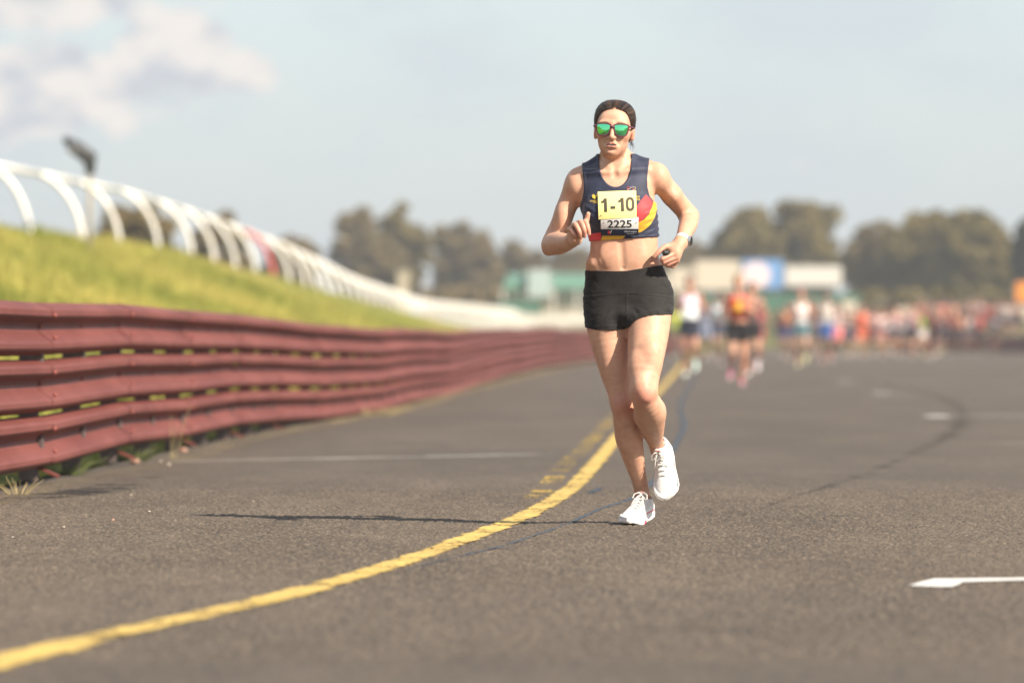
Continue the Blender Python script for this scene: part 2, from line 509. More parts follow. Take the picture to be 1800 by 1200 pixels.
def turf():
    r = np.random.default_rng(12); n = 52000
    y = 26 + 96 * r.random(n) ** 1.15; t = r.random(n) ** .8 * 1.04
    # only the strip of the bank that the camera's side of the track overlooks
    xb = barrier_x(y) - .12; xr = rail_x(y) - .1; x = xb + (xr - xb) * t
    keep = x > -(y * .098); x, y, t = x[keep], y[keep], t[keep]; n = len(x)
    u = np.clip((t - .03) / .97, 0, 1); z = .012 + rail_z(y) * (u ** .92 * (.85 + .15 * u)) - .02
    h = r.uniform(.06, .17, n) * (1 + .6 * (np.sin(x * 2.1 + y * .5) > .5)); a = r.uniform(0, 6.28, n); w = r.uniform(.008, .02, n); b_ = r.normal(size=(n, 2)) * .05
    V = np.stack((np.stack((x - np.cos(a) * w, y - np.sin(a) * w, z), 1), np.stack((x + np.cos(a) * w, y + np.sin(a) * w, z), 1), np.stack((x + b_[:, 0], y + b_[:, 1], z + h), 1)), 1).reshape(-1, 3)
    me = mesh_from("grass", V, np.arange(3 * n).reshape(-1, 3)); set_float(me, 'shade', np.repeat(np.clip(.5 + .5 * np.sin(x * .9) * np.sin(y * .23 + x * .3) + r.normal(size=n) * .25, 0, 1), 3))
    m = Mat("grass_blades"); m.set(Roughness=.75); m.b.inputs['Specular IOR Level'].default_value = .2
    c = m.mix(m.attr('shade').outputs['Fac'], (.21, .235, .04), (.50, .42, .11)); m.color(c)
    tl = m.n('ShaderNodeBsdfTranslucent'); m.l(c, tl.inputs[0]); mx = m.n('ShaderNodeMixShader'); mx.inputs[0].default_value = .3
    m.l(m.b.outputs[0], mx.inputs[1]); m.l(tl.outputs[0], mx.inputs[2]); m.l(mx.outputs[0], m.out.inputs['Surface'])
    tag(link("grass", me, m.m), "uneven mown grass covering the embankment", "grass", None, 'stuff')
turf()

# ---- paint, sealant and marks on the road: thin sheets following their own lines
def mark_mat(name, col, cover, edge=0.35, scale=38.0, col2=None, rough=0.7, streak=(1, 1, 1), maxa=1.0):
    m = Mat(name); m.set(Roughness=rough); m.b.inputs['Specular IOR Level'].default_value = 0.3
    v = m.coord(streak)
    f = m.noise(v, scale, 5.0, 0.7); g = m.noise(m.coord(), 2.3, 3.0, 0.6)
    m.color(m.mix(m.ramp(m.noise(m.coord(), 9.0, 4.0), 0.35, 0.7), col, col2 or tuple(x * .72 for x in col)))
    side = m.math('ABSOLUTE', m.attr('across').outputs['Fac'])
    fade = m.attr('fade').outputs['Fac']
    e = m.ramp(side, 1 - edge, 1.0, 0.0, 1.0, False)
    val = m.math('SUBTRACT', m.math('ADD', m.math('ADD', f, m.math('MULTIPLY', m.math('SUBTRACT', g, 0.5), 0.9)), cover), m.math('MULTIPLY', e, 0.75))
    a = m.math('MULTIPLY', m.math('MULTIPLY', m.ramp(val, 0.44, 0.60), fade), maxa)
    tr = m.n('ShaderNodeBsdfTransparent'); mx = m.n('ShaderNodeMixShader')
    m.l(a, mx.inputs[0]); m.l(tr.outputs[0], mx.inputs[1]); m.l(m.b.outputs[0], mx.inputs[2]); m.l(mx.outputs[0], m.out.inputs['Surface'])
    return m.m
def strip(name, rows, material, z, label, rough=0.0, step=0.05, across=10, cross=None, parent=None):
    """rows: x, y, half width, fade along a ground line (cross: fixed across direction)"""
    r = np.array(rows, float)
    q = catmull(r, 12) if len(r) > 2 else np.linspace(r[0], r[1], 24)
    seg = np.concatenate(([0], np.cumsum(np.hypot(*np.diff(q[:, :2], axis=0).T))))
    k_ = int(max(6, min(1600, seg[-1] / step)))
    s = np.linspace(0, seg[-1], k_); q = np.stack([np.interp(s, seg, q[:, i]) for i in range(4)], 1)
    t = np.gradient(q[:, :2], axis=0); t /= np.linalg.norm(t, axis=1)[:, None] + 1e-9
    nrm = np.stack((t[:, 1], -t[:, 0]), 1) if cross is None else np.tile(np.array(cross, float), (k_, 1))
    w = np.linspace(-1, 1, across)
    V = q[:, None, :2] + nrm[:, None, :] * (w[None, :, None] * q[:, None, 2:3])
    zz = z + (rng.random(V.shape[:2]) ** 1.6 - .4) * rough
    V = np.concatenate((V, zz[..., None]), 2).reshape(-1, 3)
    i = np.arange(across * (k_ - 1)).reshape(k_ - 1, across)[:, :-1].ravel()
    me = mesh_from(name, V, np.stack((i, i + 1, i + across + 1, i + across), 1))
    set_float(me, 'across', np.tile(w, k_)); set_float(me, 'fade', np.repeat(q[:, 3], across))
    o = link(name, me, material, parent)
    tag(o, label, None, None, 'structure'); return o
yellow_m = mark_mat("yellow_paint", (0.56, 0.385, 0.100), 0.13, 0.62, 34.0, (0.42, 0.285, 0.080))
yellow_old_m = mark_mat("worn_yellow_paint", (0.60, 0.40, 0.06), -0.10, 0.4, 26.0, (0.48, 0.31, 0.05))
white_m = mark_mat("white_paint", (0.72, 0.69, 0.64), 0.30, 0.3, 45.0)
white_old_m = mark_mat("worn_white_paint", (0.66, 0.61, 0.54), 0.08, 0.4, 14.0, None, 0.8, (1, 1, 1), 0.8)
seal_m = mark_mat("crack_sealant", (0.026, 0.033, 0.044), 0.16, 0.8, 10.0, (0.040, 0.049, 0.062), 0.45, (1, 1, 1), 0.85)
tyre_m = mark_mat("tyre_rubber_mark", (0.036, 0.031, 0.028), 0.0, 0.95, 8.0, None, 0.8, (1, 1, 1), 0.46)
dirt_m = mark_mat("dry_dirt", (0.33, 0.25, 0.14), 0.02, 0.75, 5.0, (0.24, 0.185, 0.11), 0.95)
dark_patch_m = mark_mat("dark_patch", (0.020, 0.018, 0.017), 0.02, 0.8, 3.5, None, 0.8, (1, 1, 1), 0.8)  # dark, blotchy, partly transparent layer for the road by the barrier foot
def gl(pts):
    return [(*G(p[0], p[1]), p[2], p[3] if len(p) > 3 else 1.0) for p in pts]
strip("yellow_line", [(-1.55, 9.5, .09, 1)] + gl([(0, 1165, .120), (233, 1107, .115), (467, 1056, .108), (700, 990, .100), (880, 925, .098), (950, 893, .100), (1006, 857, .096),
      (1047, 814, .092), (1080, 775, .090), (1122, 725, .088), (1165, 680, .095), (1187, 655, .10), (1203, 636, .12), (1215, 622, .14)]), yellow_m, .0046, "curving yellow line painted along the track", .004, .022, 14)
strip("yellow_line", gl([(930, 876, .07, .7), (957, 861, .080), (994, 816, .085), (1018, 795, .085), (1053, 760, .085), (1095, 715, .09, .4)]), yellow_old_m, .0038, "faded older yellow line beside the bright one", .003, .03, 14)
strip("grid_line", [(-2.02, 32.9, .26, .22), (-.9, 33.9, .26, .36), (.33, 35.1, .24, .34)], white_old_m, .0040, "faint white line crossing between barrier and yellow line", .0, .05, 8)
def near_dash():
    pts = [(1597, 1031), (1618, 1025), (1640, 1019.2), (1720, 1018.2), (2000, 1015), (2400, 1013), (2400, 1019), (2000, 1019.5), (1760, 1022.5), (1692, 1024.5), (1684, 1029.5), (1672, 1033), (1630, 1032.5)]
    bm = bmesh.new(); bm.faces.new([bm.verts.new((*G(*p), .0048)) for p in pts])
    if bm.faces: bmesh.ops.recalc_face_normals(bm, faces=bm.faces[:])
    bm.normal_update()
    for f in bm.faces:
        if f.normal.z < 0: f.normal_flip()
    me = bpy.data.meshes.new("grid_line"); bm.to_mesh(me); bm.free()
    set_float(me, 'across', np.zeros(len(me.vertices))); set_float(me, 'fade', np.ones(len(me.vertices)))
    tag(link("grid_line", me, white_m), "bright white starting grid line with a thick slanted end", None, None, 'structure')
near_dash()
for px, py, L_, lab in ((1620, 731, 6, "white grid line on the right lane beyond the tyre mark"), (1530, 691, 8, "small white grid line ahead of the running pack"), (1468, 671, 8, "distant white grid line close to the pack")):
    x, y = G(px, py)
    strip("grid_line", [(x, y, .26, .9), (x + L_ * .5, y + .1, .26, .9), (x + L_, y + .2, .26, .9)], white_old_m, .0044, lab, 0, .1, 6)
    strip("grid_line", [(x + .11, y - .9, .12, .7), (x + .11, y - .4, .12, .75), (x + .11, y + .05, .12, .75)], white_m, .0048, "short end of the " + lab.replace("white ", "").replace("on the right lane ", ""), 0, .05, 6)
x, y = G(1730, 779); strip("grid_line", [(x, y, .08, .8), (x + 3, y + .1, .08, .8)], white_old_m, .0044, "thin faint line at the right of the track", 0, .1, 6)
strip("sealed_crack", gl([(715, 1002, .012, .4), (780, 985, .02, .7), (872, 963, .028), (930, 945, .022), (1000, 920, .026), (1060, 893, .03), (1110, 876, .032), (1150, 845, .035), (1178, 800, .045), (1196, 765, .055),
      (1203, 745, .06), (1196, 715, .06), (1206, 690, .06), (1219, 665, .065), (1222, 640, .07, .5)]), seal_m, .0034, "dark bluish sealed crack wandering up the track", .003, .02, 10)
strip("sealed_crack", gl([(1036, 868, .03, .6), (1048, 862, .05), (1058, 857, .03, .5)]), seal_m, .0034, "short bluish sealant smear beside the yellow line", .003, .02, 10)
strip("sealed_crack", gl([(-40, 962, .012, .8), (150, 945, .014, .9), (320, 925, .014, .8), (470, 908, .012, .4)]), tyre_m, .0034, "thin dark crack across the left lane", .003, .02, 6)
strip("tyre_mark", gl([(1240, 925, .03, .15), (1310, 903, .08, .7), (1400, 872, .15, .8), (1500, 840, .22, .75), (1600, 800, .32, .7), (1680, 755, .5, .75), (1690, 722, .55, .7), (1655, 698, .6, .6), (1590, 682, .7, .5), (1510, 668, .8, .3)]), tyre_m, .0030, "curved dark tyre mark sweeping over the right lane", .003, .03, 14)
strip("tyre_mark", gl([(1180, 792, .1, .2), (1300, 782, .22, .5), (1400, 777, .25, .6), (1500, 772, .2, .2)]), tyre_m, .0030, "short smudged tyre mark behind the runner", .0, .05, 10, (0, 1))
strip("asphalt_joint", gl([(60, 1125, .05, .0), (300, 1116, .10, .55), (800, 1108, .10, .6), (1300, 1106, .11, .6), (1900, 1104, .11, .6)]), tyre_m, .0030, "dark joint across the asphalt near the lens", .0, .03, 10, (0, 1))
strip("oil_stain", gl([(852, 963, .03, .9), (876, 964, .05, 1), (905, 965, .03, .6)]), seal_m, .0040, "small dark smear on the track before the runner", .002, .01, 8, (0, 1))
strip("dirt_strip", [(float(barrier_x(y_)) + .16 + .10 * math.sin(y_ * .41) * min(1, y_ / 50), y_, .24 + .0028 * y_, min(1, max(.25, (y_ - 22) / 40))) for y_ in (9, 18, 26, 33, 40, 47, 54, 62, 72, 84, 98, 115, 135, 155)], dirt_m, .0036, "dusty dirt strip along the foot of the red barrier", 0, .25, 10)
strip("dark_patch", [(-2.6, 24.6, .5, .7), (-2.15, 25.8, .55, .9), (-1.95, 27.5, .42, .85), (-1.9, 29.5, .3, .4)], dark_patch_m, .0032, "dark blotchy patch at the near foot of the barrier", 0, .05, 14)

# ---- crash barrier
red_m = Mat("red_barrier_paint"); red_m.set(Roughness=0.62); red_m.b.inputs['Specular IOR Level'].default_value = 0.24
_v = red_m.coord((1, .25, 1)); _f = red_m.noise(_v, 2.2, 5.0, 0.65)
_c = red_m.mix(red_m.ramp(_f, 0.35, 0.7), (0.125, 0.032, 0.025), (0.180, 0.053, 0.042))
_c = red_m.mix(red_m.ramp(red_m.noise(red_m.coord((1, .6, 1.5)), 9.0, 5.0, 0.7), 0.58, 0.75, 0, 0.5), _c, (0.20, 0.090, 0.074))
red_m.color(_c); red_m.bump(red_m.noise(red_m.coord(), 18.0, 3.0), 0.12, 0.01)
post_m = plain("barrier_post_steel", (0.085, 0.060, 0.055), 0.7, 0.3, 5)
bolt_m = plain("bolt_red", (0.24, 0.06, 0.045), 0.5, 0.2)
def crash_barrier():
    root = empty("crash_barrier", (float(barrier_x(26)), 26, 0))
    tag(root, "long red painted three-rail steel crash barrier along the track edge", "barrier")
    b0 = np.array(root.location)
    prof = [(-.130, .0), (-.124, .010), (-.104, .066), (-.094, .074), (-.074, .074), (-.062, .066), (-.040, .036), (-.015, .006), (.012, .0), (.030, .008), (.052, .062), (.064, .074), (.090, .074), (.102, .066), (.124, .010), (.130, .0)]
    ring = prof + [(z, o - .004) for z, o in prof[::-1]]
    bolt_me = None
    ny = [8.0]
    while ny[-1] < 232: ny.append(ny[-1] + 4.0)
    jit = [(random.uniform(-.007, .007), random.uniform(-.010, .010)) for _ in ny]
    post_mb = MB().box((0, 0, .43), (.09, .12, .86)).box((.035, 0, .62), (.07, .13, .14)).box((.035, 0, .22), (.07, .13, .14))
    post_me = None
    for i in range(len(ny) - 1):
        for r in range(3):
            V = []; 
            for e in (0, 1):
                y = ny[i + e] + (-.03 if e == 0 else .03)
                xb = float(barrier_x(ny[i + e])) + jit[i + e][0]
                tx = float(barrier_x(ny[i + e] + 1) - barrier_x(ny[i + e] - 1)) / 2
                zc = float(barrier_top(ny[i + e])) - .128 - r * .2745 + jit[i + e][1] * (1 + .5 * r) + random.uniform(-.003, .003)
                lap = .0015 if (e == 0) else 0
                for z, o in ring:
                    V.append((xb + o + lap - b0[0], y - tx * o - b0[1], zc + z))
            n = len(ring); h_ = n // 2; W = []; q = []
            for part_ in (list(range(h_)), list(range(h_, n)), [h_ - 1, h_], [n - 1, 0]):
                b_ = len(W); m_ = len(part_)
                W += [V[j] for j in part_] + [V[n + j] for j in part_]
                q += [(b_ + j, b_ + j + 1, b_ + m_ + j + 1, b_ + m_ + j) for j in range(m_ - 1)]
            me = bpy.data.meshes.new("rail"); me.from_pydata(W, [], q)
            me.update()
            me.materials.append(red_m.m)
            rail = link("rail", me, None, root)
            if ny[i] < 62:
                for s_, dz in ((.05, 0), (.05, .055), (.05, -.055), (2.0, 0)):
                    if bolt_me is None:
                        bm = bmesh.new(); bmesh.ops.create_uvsphere(bm, u_segments=8, v_segments=5, radius=.011)
                        bolt_me = bpy.data.meshes.new("bolt"); bm.to_mesh(bolt_me); bm.free(); bolt_me.materials.append(bolt_m)
                    t = s_ / 4
                    p0 = np.array(V[8]); p1 = np.array(V[8 + n]); p = p0 + (p1 - p0) * t
                    bo = link("bolt", bolt_me, None, rail); bo.location = (p[0] + .006 + abs(dz) * 1.3, p[1], p[2] + dz)
        for s_ in (0.0, 2.0):
            y = ny[i] + s_
            me = post_me or None
            if post_me is None:
                o = post_mb.build("post", post_m, root); post_me = o.data
            else: o = link("post", post_me, None, root)
            o.location = (float(barrier_x(y)) - .052 - b0[0], y - b0[1], float(barrier_top(y)) - .88)
            if s_ == 0.0 and y < 60:
                fp = MB().box((0, 0, 0), (.13, .10, .012), Matrix.Rotation(R(24), 3, 'Y')).build("foot_plate", red_m.m, o)
                fp.location = (.09, 0, .045)
crash_barrier()

# ---- white running rail with bowed posts on the embankment
rail_white = plain("white_rail_paint", (0.80, 0.76, 0.70), 0.42, 0.05, 2, 0.4)
rail_red = plain("red_marker_paint", (0.62, 0.075, 0.070), 0.45, 0.1, 2)
def running_rail():
    ys = [88.5, 98.0, 106.0, 112.4, 120.0, 127.5, 133.0, 138.7, 144.6]
    while ys[-1] < 420: ys.append(ys[-1] + (5.6 if ys[-1] < 158 else 4.4))
    root = empty("running_rail", (float(rail_x(98)), 98, float(rail_z(98))))
    tag(root, "white racecourse running rail with bowed posts on the grass embankment", "rail fence")
    b = Vector(root.location)
    tops = []
    mb = MB()
    pts = []
    for t in np.linspace(0, 1, 12):
        a = t * math.pi / 2 * .86
        pts.append((-.80 * (1 - math.cos(a)) / (1 - math.cos(math.pi / 2 * .86)), 0, -.15 + 1.33 * math.sin(a) / math.sin(math.pi / 2 * .86)))
    mb.tube(pts, [.050] * 12, 10)
    post_me = None
    for i, y in enumerate(ys):
        p = Vector((float(rail_x(y)), y, float(rail_z(y)) + .012))
        if post_me is None: o = mb.build("post", rail_white, root, True); post_me = o.data
        elif i == 9:
            o = link("post", post_me.copy(), None, root); o.data.materials.clear(); o.data.materials.append(rail_red)
            o['label'] = "red marker post among the white ones"
        else: o = link("post", post_me, None, root)
        o.location = p - b
        tops.append(p + Vector((-.80, 0, 1.19)))
    for a, c in zip(tops[:-1], tops[1:]):
        d = (c - a).normalized() * .03
        MB().tube([a - d, c + d], .055, 10).build("top_rail", rail_white, root, True, b)
running_rail()

def floodlight_pole():
    base = P(157, 420, 0, 97.0); base[2] = float(rail_z(97)) - .35
    root = empty("lamp_pole", base); tag(root, "thin beige pole with a dark slanting lamp head before the white rail", "lamp pole")
    top = P(158, 300, 0, 97.0) - base
    beige = plain("beige_pole_paint", (0.34, 0.29, 0.21), 0.6, 0.15); dark = plain("dark_lamp_metal", (0.030, 0.030, 0.032), 0.5, 0.2)
    MB().tube([(0, 0, -.2), tuple(top * .5), tuple(top)], [.045, .04, .035], 10).build("pole", beige, root, True)
    a = P(159, 306, 0, 97.) - base; c = P(157, 277, 0, 97.) - base; d = P(112, 243, -.1, 97.) - base
    MB().tube([a, (a + c) / 2, c], [.07, .10, .12], 10).build("bracket", dark, root, True)
    e = c * .25 + d * .75
    h = MB().tube([c + (c - d) * .18, c, (c + d) / 2, e, d], [.10, .135, .13, .085, .05], 10).build("lamp_head", dark, root, True)
    MB().tube([c * .6 + d * .4 + np.array((-.05, -.12, -.06)), c * .3 + d * .7 + np.array((-.05, -.10, -.05))], [.06, .05], 8).build("lens_cover", plain("lamp_glass", (.12, .12, .12), .2), h, True)
floodlight_pole()

# ---- trees
bark_m = plain("eucalypt_bark", (0.23, 0.19, 0.15), 0.9, 0.35, 3)
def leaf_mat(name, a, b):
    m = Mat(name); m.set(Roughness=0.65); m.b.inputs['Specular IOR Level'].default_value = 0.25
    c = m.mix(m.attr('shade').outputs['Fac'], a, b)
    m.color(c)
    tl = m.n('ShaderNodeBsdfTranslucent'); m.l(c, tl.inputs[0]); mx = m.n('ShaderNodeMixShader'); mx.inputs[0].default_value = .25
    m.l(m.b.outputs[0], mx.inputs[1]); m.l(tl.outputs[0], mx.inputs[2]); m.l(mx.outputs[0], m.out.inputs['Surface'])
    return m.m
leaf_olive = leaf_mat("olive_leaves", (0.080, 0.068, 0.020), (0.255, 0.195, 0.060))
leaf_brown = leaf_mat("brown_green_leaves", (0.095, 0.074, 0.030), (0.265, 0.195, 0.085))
leaf_dark = leaf_mat("dark_leaves", (0.018, 0.026, 0.014), (0.050, 0.055, 0.022))  # darker leaf colour for the two trees at the far right
def tree(name, pos, h, rw, leaves, label, seed, base_frac=0.3, clumps=80, leafn=150, group="trees beyond the track", leaf=0.30, fill=1.0, trunks=1):
    r = np.random.default_rng(seed)
    root = empty(name, pos); tag(root, label, "tree", group)
    mb = MB()
    ends = []
    for q in range(trunks):
        ox = (q - (trunks - 1) / 2) * rw * .5
        tr = [(ox, 0, -.2)]; 
        for k_ in range(1, 6): tr.append((ox + r.normal() * .12 * h * .12 * k_ * .5, r.normal() * .1 * k_ * .3, h * .78 * k_ / 5))
        mb.tube(tr, [h * .028 * (1 - .75 * k_ / 5) + .03 for k_ in range(6)], 9)
        for k_ in range(7):
            z = h * r.uniform(base_frac * .8, .72); a = r.uniform(0, 6.28); L_ = rw * r.uniform(.45, .9)
            x0 = np.interp(z, [p[2] for p in tr], [p[0] for p in tr]); y0 = np.interp(z, [p[2] for p in tr], [p[1] for p in tr])
            e = (x0 + math.cos(a) * L_, y0 + math.sin(a) * L_, z + L_ * r.uniform(.35, .9))
            mb.tube([(x0, y0, z), (x0 + math.cos(a) * L_ * .5, y0 + math.sin(a) * L_ * .5, z + L_ * .35), e], [h * .012, h * .008, h * .003], 6)
            ends.append(e)
    mb.build("trunk", bark_m, root, True)
    cs = []
    for k_ in range(clumps):
        if k_ < len(ends): c = np.array(ends[k_])
        else:
            u = r.normal(size=3); u /= np.linalg.norm(u); rr = r.uniform(.35, 1.0) ** .6
            zc = h * (base_frac + 1) / 2; zr = h * (1 - base_frac) / 2
            c = np.array((u[0] * rr * rw, u[1] * rr * rw * .9, zc + u[2] * rr * zr))
        cs.append((c, rw * r.uniform(.20, .40), r.uniform(0, 1)))
    V, sh = [], []
    for c, cr, s_ in cs:
        n = int(leafn * fill)
        u = r.normal(size=(n, 3)); u /= np.linalg.norm(u, axis=1)[:, None]
        p = c + u * (cr * r.uniform(.3, 1.0, size=(n, 1)) ** .5) * (1, 1, .75)
        a = r.normal(size=(n, 3)); a /= np.linalg.norm(a, axis=1)[:, None]; b_ = np.cross(a, r.normal(size=(n, 3))); b_ /= np.linalg.norm(b_, axis=1)[:, None]
        s = leaf * r.uniform(.6, 1.3, size=(n, 1))
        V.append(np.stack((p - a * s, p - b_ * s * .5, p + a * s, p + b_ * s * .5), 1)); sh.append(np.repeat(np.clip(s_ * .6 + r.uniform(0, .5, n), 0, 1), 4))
    V = np.concatenate(V).reshape(-1, 3); q = np.arange(len(V)).reshape(-1, 4)
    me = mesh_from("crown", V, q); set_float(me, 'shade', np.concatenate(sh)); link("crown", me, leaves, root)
def tree_px(px0, px1, top, Y, *a, ground=None, **kw):
    c = P((px0 + px1) / 2, top, 0, Y); g = 0.0 if ground is None else ground
    tree("gum_tree", (c[0], Y, g), c[2] - g + .2, (px1 - px0) / 2 / F * Y, *a, **kw)
tree_px(582, 672, 372, 430, leaf_brown, "tallest olive-brown gum tree beyond the white rail", 1, base_frac=.22, ground=.8)
tree_px(655, 752, 366, 440, leaf_olive, "broad gum tree beside the tallest one, over the white rail", 2, base_frac=.25, ground=.8)
tree_px(620, 730, 430, 425, leaf_brown, "brown low gum tree under the two tall ones by the rail", 3, base_frac=.08, ground=.8)
tree_px(762, 876, 402, 450, leaf_brown, "brown gum tree with open gaps between rail and stand", 4, base_frac=.22, fill=.85, ground=.8)
tree_px(868, 960, 424, 470, leaf_brown, "wide low gum tree behind the green stand", 5, base_frac=.15, ground=.9, fill=.9)
tree_px(950, 1060, 438, 475, leaf_brown, "russet gum tree behind the runner's elbow", 6, base_frac=.12, ground=.9)
tree_px(1040, 1130, 436, 480, leaf_olive, "olive gum tree hidden partly by the runner's waist", 15, base_frac=.15, ground=.9)
tree_px(1165, 1258, 432, 470, leaf_brown, "low thin gum tree behind the cream hoarding", 7, base_frac=.3, fill=.75, ground=.9)
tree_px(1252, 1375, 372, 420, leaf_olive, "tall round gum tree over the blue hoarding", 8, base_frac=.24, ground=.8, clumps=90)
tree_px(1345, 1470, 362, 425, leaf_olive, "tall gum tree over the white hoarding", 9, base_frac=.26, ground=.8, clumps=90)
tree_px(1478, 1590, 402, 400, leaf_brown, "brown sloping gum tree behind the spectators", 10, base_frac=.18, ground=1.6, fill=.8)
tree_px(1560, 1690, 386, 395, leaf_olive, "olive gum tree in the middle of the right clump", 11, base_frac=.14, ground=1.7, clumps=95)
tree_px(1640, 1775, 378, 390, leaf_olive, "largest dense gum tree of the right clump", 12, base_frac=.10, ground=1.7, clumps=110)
tree_px(1748, 1835, 420, 415, leaf_dark, "dark shaded tree behind the largest gum", 13, base_frac=.1, ground=1.7, clumps=110)  # dark through its leaf colour, leaf_dark
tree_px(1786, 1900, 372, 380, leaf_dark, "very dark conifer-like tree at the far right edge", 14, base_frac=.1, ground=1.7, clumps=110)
tree_px(172, 305, 364, 210, leaf_brown, "brown tree crown showing over the embankment through the rail", 16, base_frac=.1, ground=0.6, leaf=.2, clumps=95, group="trees behind the embankment")
tree_px(330, 440, 383, 260, leaf_brown, "small far tree crown just above the white rail", 17, base_frac=.1, ground=0.6, leaf=.2, group="trees behind the embankment")
tree_px(455, 560, 425, 330, leaf_brown, "low tree crown peeping over the descending rail", 18, base_frac=.1, ground=0.6, leaf=.25, group="trees behind the embankment")
def hedge(name, px0, px1, top, bot, Y, leaves, label, seed):
    r = np.random.default_rng(seed)
    a = P(px0, bot, 0, Y); b = P(px1, top, 0, Y)
    root = empty(name, ((a[0] + b[0]) / 2, Y, a[2])); tag(root, label, "hedge")
    w = (b[0] - a[0]) / 2; h = b[2] - a[2]
    core = MB().box((0, 0, h * .36), (w * 1.9, 1.2, h * .72)).build("stems", bark_m, root)
    n = int(260 * w * h / 4 + 900)
    p = np.stack((r.uniform(-w, w, n), r.uniform(-1.0, 1.0, n), h * r.uniform(0, 1, n) ** .8 * (0.88 + .12 * np.sin(r.uniform(-w, w, n)))), 1)
    u = r.normal(size=(n, 3)); u /= np.linalg.norm(u, axis=1)[:, None]; v = np.cross(u, r.normal(size=(n, 3))); v /= np.linalg.norm(v, axis=1)[:, None]
    s = .3 * r.uniform(.6, 1.3, size=(n, 1))
    V = np.stack((p - u * s, p - v * s * .6, p + u * s, p + v * s * .6), 1).reshape(-1, 3)
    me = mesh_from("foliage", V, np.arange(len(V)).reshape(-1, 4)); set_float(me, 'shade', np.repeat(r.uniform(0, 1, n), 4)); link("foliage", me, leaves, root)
hedge("hedge", 1500, 1790, 508, 560, 345, leaf_olive, "long dark green hedge under the right clump of trees", 31)
hedge("hedge", 745, 880, 505, 560, 390, leaf_brown, "brown scrub between the descending rail and the green stand", 32)
hedge("hedge", 1010, 1200, 462, 560, 440, leaf_brown, "brown scrub line behind the runner's hips", 33)

# ---- far buildings, boards and fences
green_m = plain("stand_green_paint", (0.085, 0.190, 0.135), 0.6, 0.15); dgreen_m = plain("hoarding_green", (0.050, 0.135, 0.090), 0.6, 0.15)
cream_m = plain("cream_panel", (0.56, 0.48, 0.38), 0.6, 0.08); wht_m = plain("white_panel", (0.60, 0.56, 0.51), 0.55, 0.05)
blue_m = plain("blue_panel", (0.15, 0.30, 0.56), 0.5, 0.1); pink_m = plain("pale_pink_print", (0.78, 0.62, 0.62), 0.5, 0.05); beige_m = plain("beige_wall", (0.40, 0.36, 0.28), 0.7, 0.12)
steel_m = plain("dark_post_steel", (0.07, 0.06, 0.055), 0.6, 0.2); glass_m = plain("pale_window_glass", (0.36, 0.46, 0.46), 0.2, 0.1); orange_m = plain("orange_panel", (0.72, 0.25, 0.035), 0.5, 0.06)
def pxbox(mb, px0, px1, py0, py1, Y, depth, base):
    a = P(px0, py1, 0, Y) - base; b = P(px1, py0, 0, Y) - base
    return mb.box(((a[0] + b[0]) / 2, depth / 2, (a[2] + b[2]) / 2), (b[0] - a[0], depth, b[2] - a[2]))
def board(name, px0, px1, py0, py1, Y, material, label, posts=3, cat="hoarding", ground=.7, extra=None, depth=.18):
    base = P((px0 + px1) / 2, py1, 0, Y); zb = base[2]; base[2] = ground
    root = empty(name, base); tag(root, label, cat)
    pxbox(MB(), px0, px1, py0, py1, Y, depth, base).build("panel", material, root)
    w = (px1 - px0) / F * Y
    fr = MB()
    for s in (-1, 1): fr.box((s * (w / 2 + .03), depth / 2 - .02, zb - ground + (py1 - py0) / F * Y / 2), (.06, depth + .06, (py1 - py0) / F * Y + .12))
    for zz in (zb - ground - .03, zb - ground + (py1 - py0) / F * Y + .03): fr.box((0, depth / 2 - .02, zz), (w + .001, depth + .06, .06))
    fr.build("frame", steel_m, root)
    for i in range(posts):
        x = -w / 2 + w * (i + .5) / posts
        MB().tube([(x, depth + .07, -.3), (x, depth + .07, zb - ground + .5)], .07, 8).build("post", steel_m, root, True)
    if extra: extra(root, base)
    return root
board("hoarding", 1222, 1303, 456, 509, 330, cream_m, "large cream hoarding left of the blue one", 4)
board("hoarding", 1178, 1220, 469, 511, 334, cream_m, "smaller lower cream hoarding beside the runner's hip", 2)
def blue_extra(root, base):
    a = P(1329, 483, 0, 330) - base
    bm = bmesh.new(); bmesh.ops.create_cone(bm, cap_ends=True, segments=24, radius1=.78, radius2=.78, depth=.04, matrix=Matrix.Translation(Vector((a[0], -.025, a[2]))) @ Matrix.Rotation(R(90), 4, 'X') @ Matrix.Diagonal((1.05, .92, 1, 1)))
    me = bpy.data.meshes.new("printed_disc"); bm.to_mesh(me); bm.free(); link("printed_disc", me, pink_m, root)
    pxbox(MB(), 1306, 1345, 496, 506, 330, .03, base).build("printed_band", wht_m, root).location = (0, -.034, 0)
board("hoarding", 1305, 1378, 455, 507, 330, blue_m, "blue hoarding with a pale pink disc", 3, extra=blue_extra)
board("hoarding", 1380, 1481, 466, 502, 326, wht_m, "long white hoarding right of the blue one", 4)
def hoarding_wall(name, px0, px1, py0, py1, Y, material, label, panel_w=2.4, cat="fence", gap=.03):
    base = P((px0 + px1) / 2, py1, 0, Y); root = empty(name, base); tag(root, label, cat)
    w = (px1 - px0) / F * Y; h = (py1 - py0) / F * Y; n = max(1, int(round(w / panel_w)))
    me = None
    for i in range(n):
        if me is None: o = MB().box((0, 0, h / 2), (w / n - gap, .06, h)).build("panel", material, root); me = o.data
        else: o = link("panel", me, None, root)
        o.location = (-w / 2 + w * (i + .5) / n, random.uniform(-.01, .01), 0)
    pm = None
    for i in range(n + 1):
        if pm is None: o = MB().box((0, .07, h / 2 - .3), (.09, .08, h + .7)).build("post", steel_m, root); pm = o.data
        else: o = link("post", pm, None, root)
        o.location = (-w / 2 + w * i / n, 0, 0)
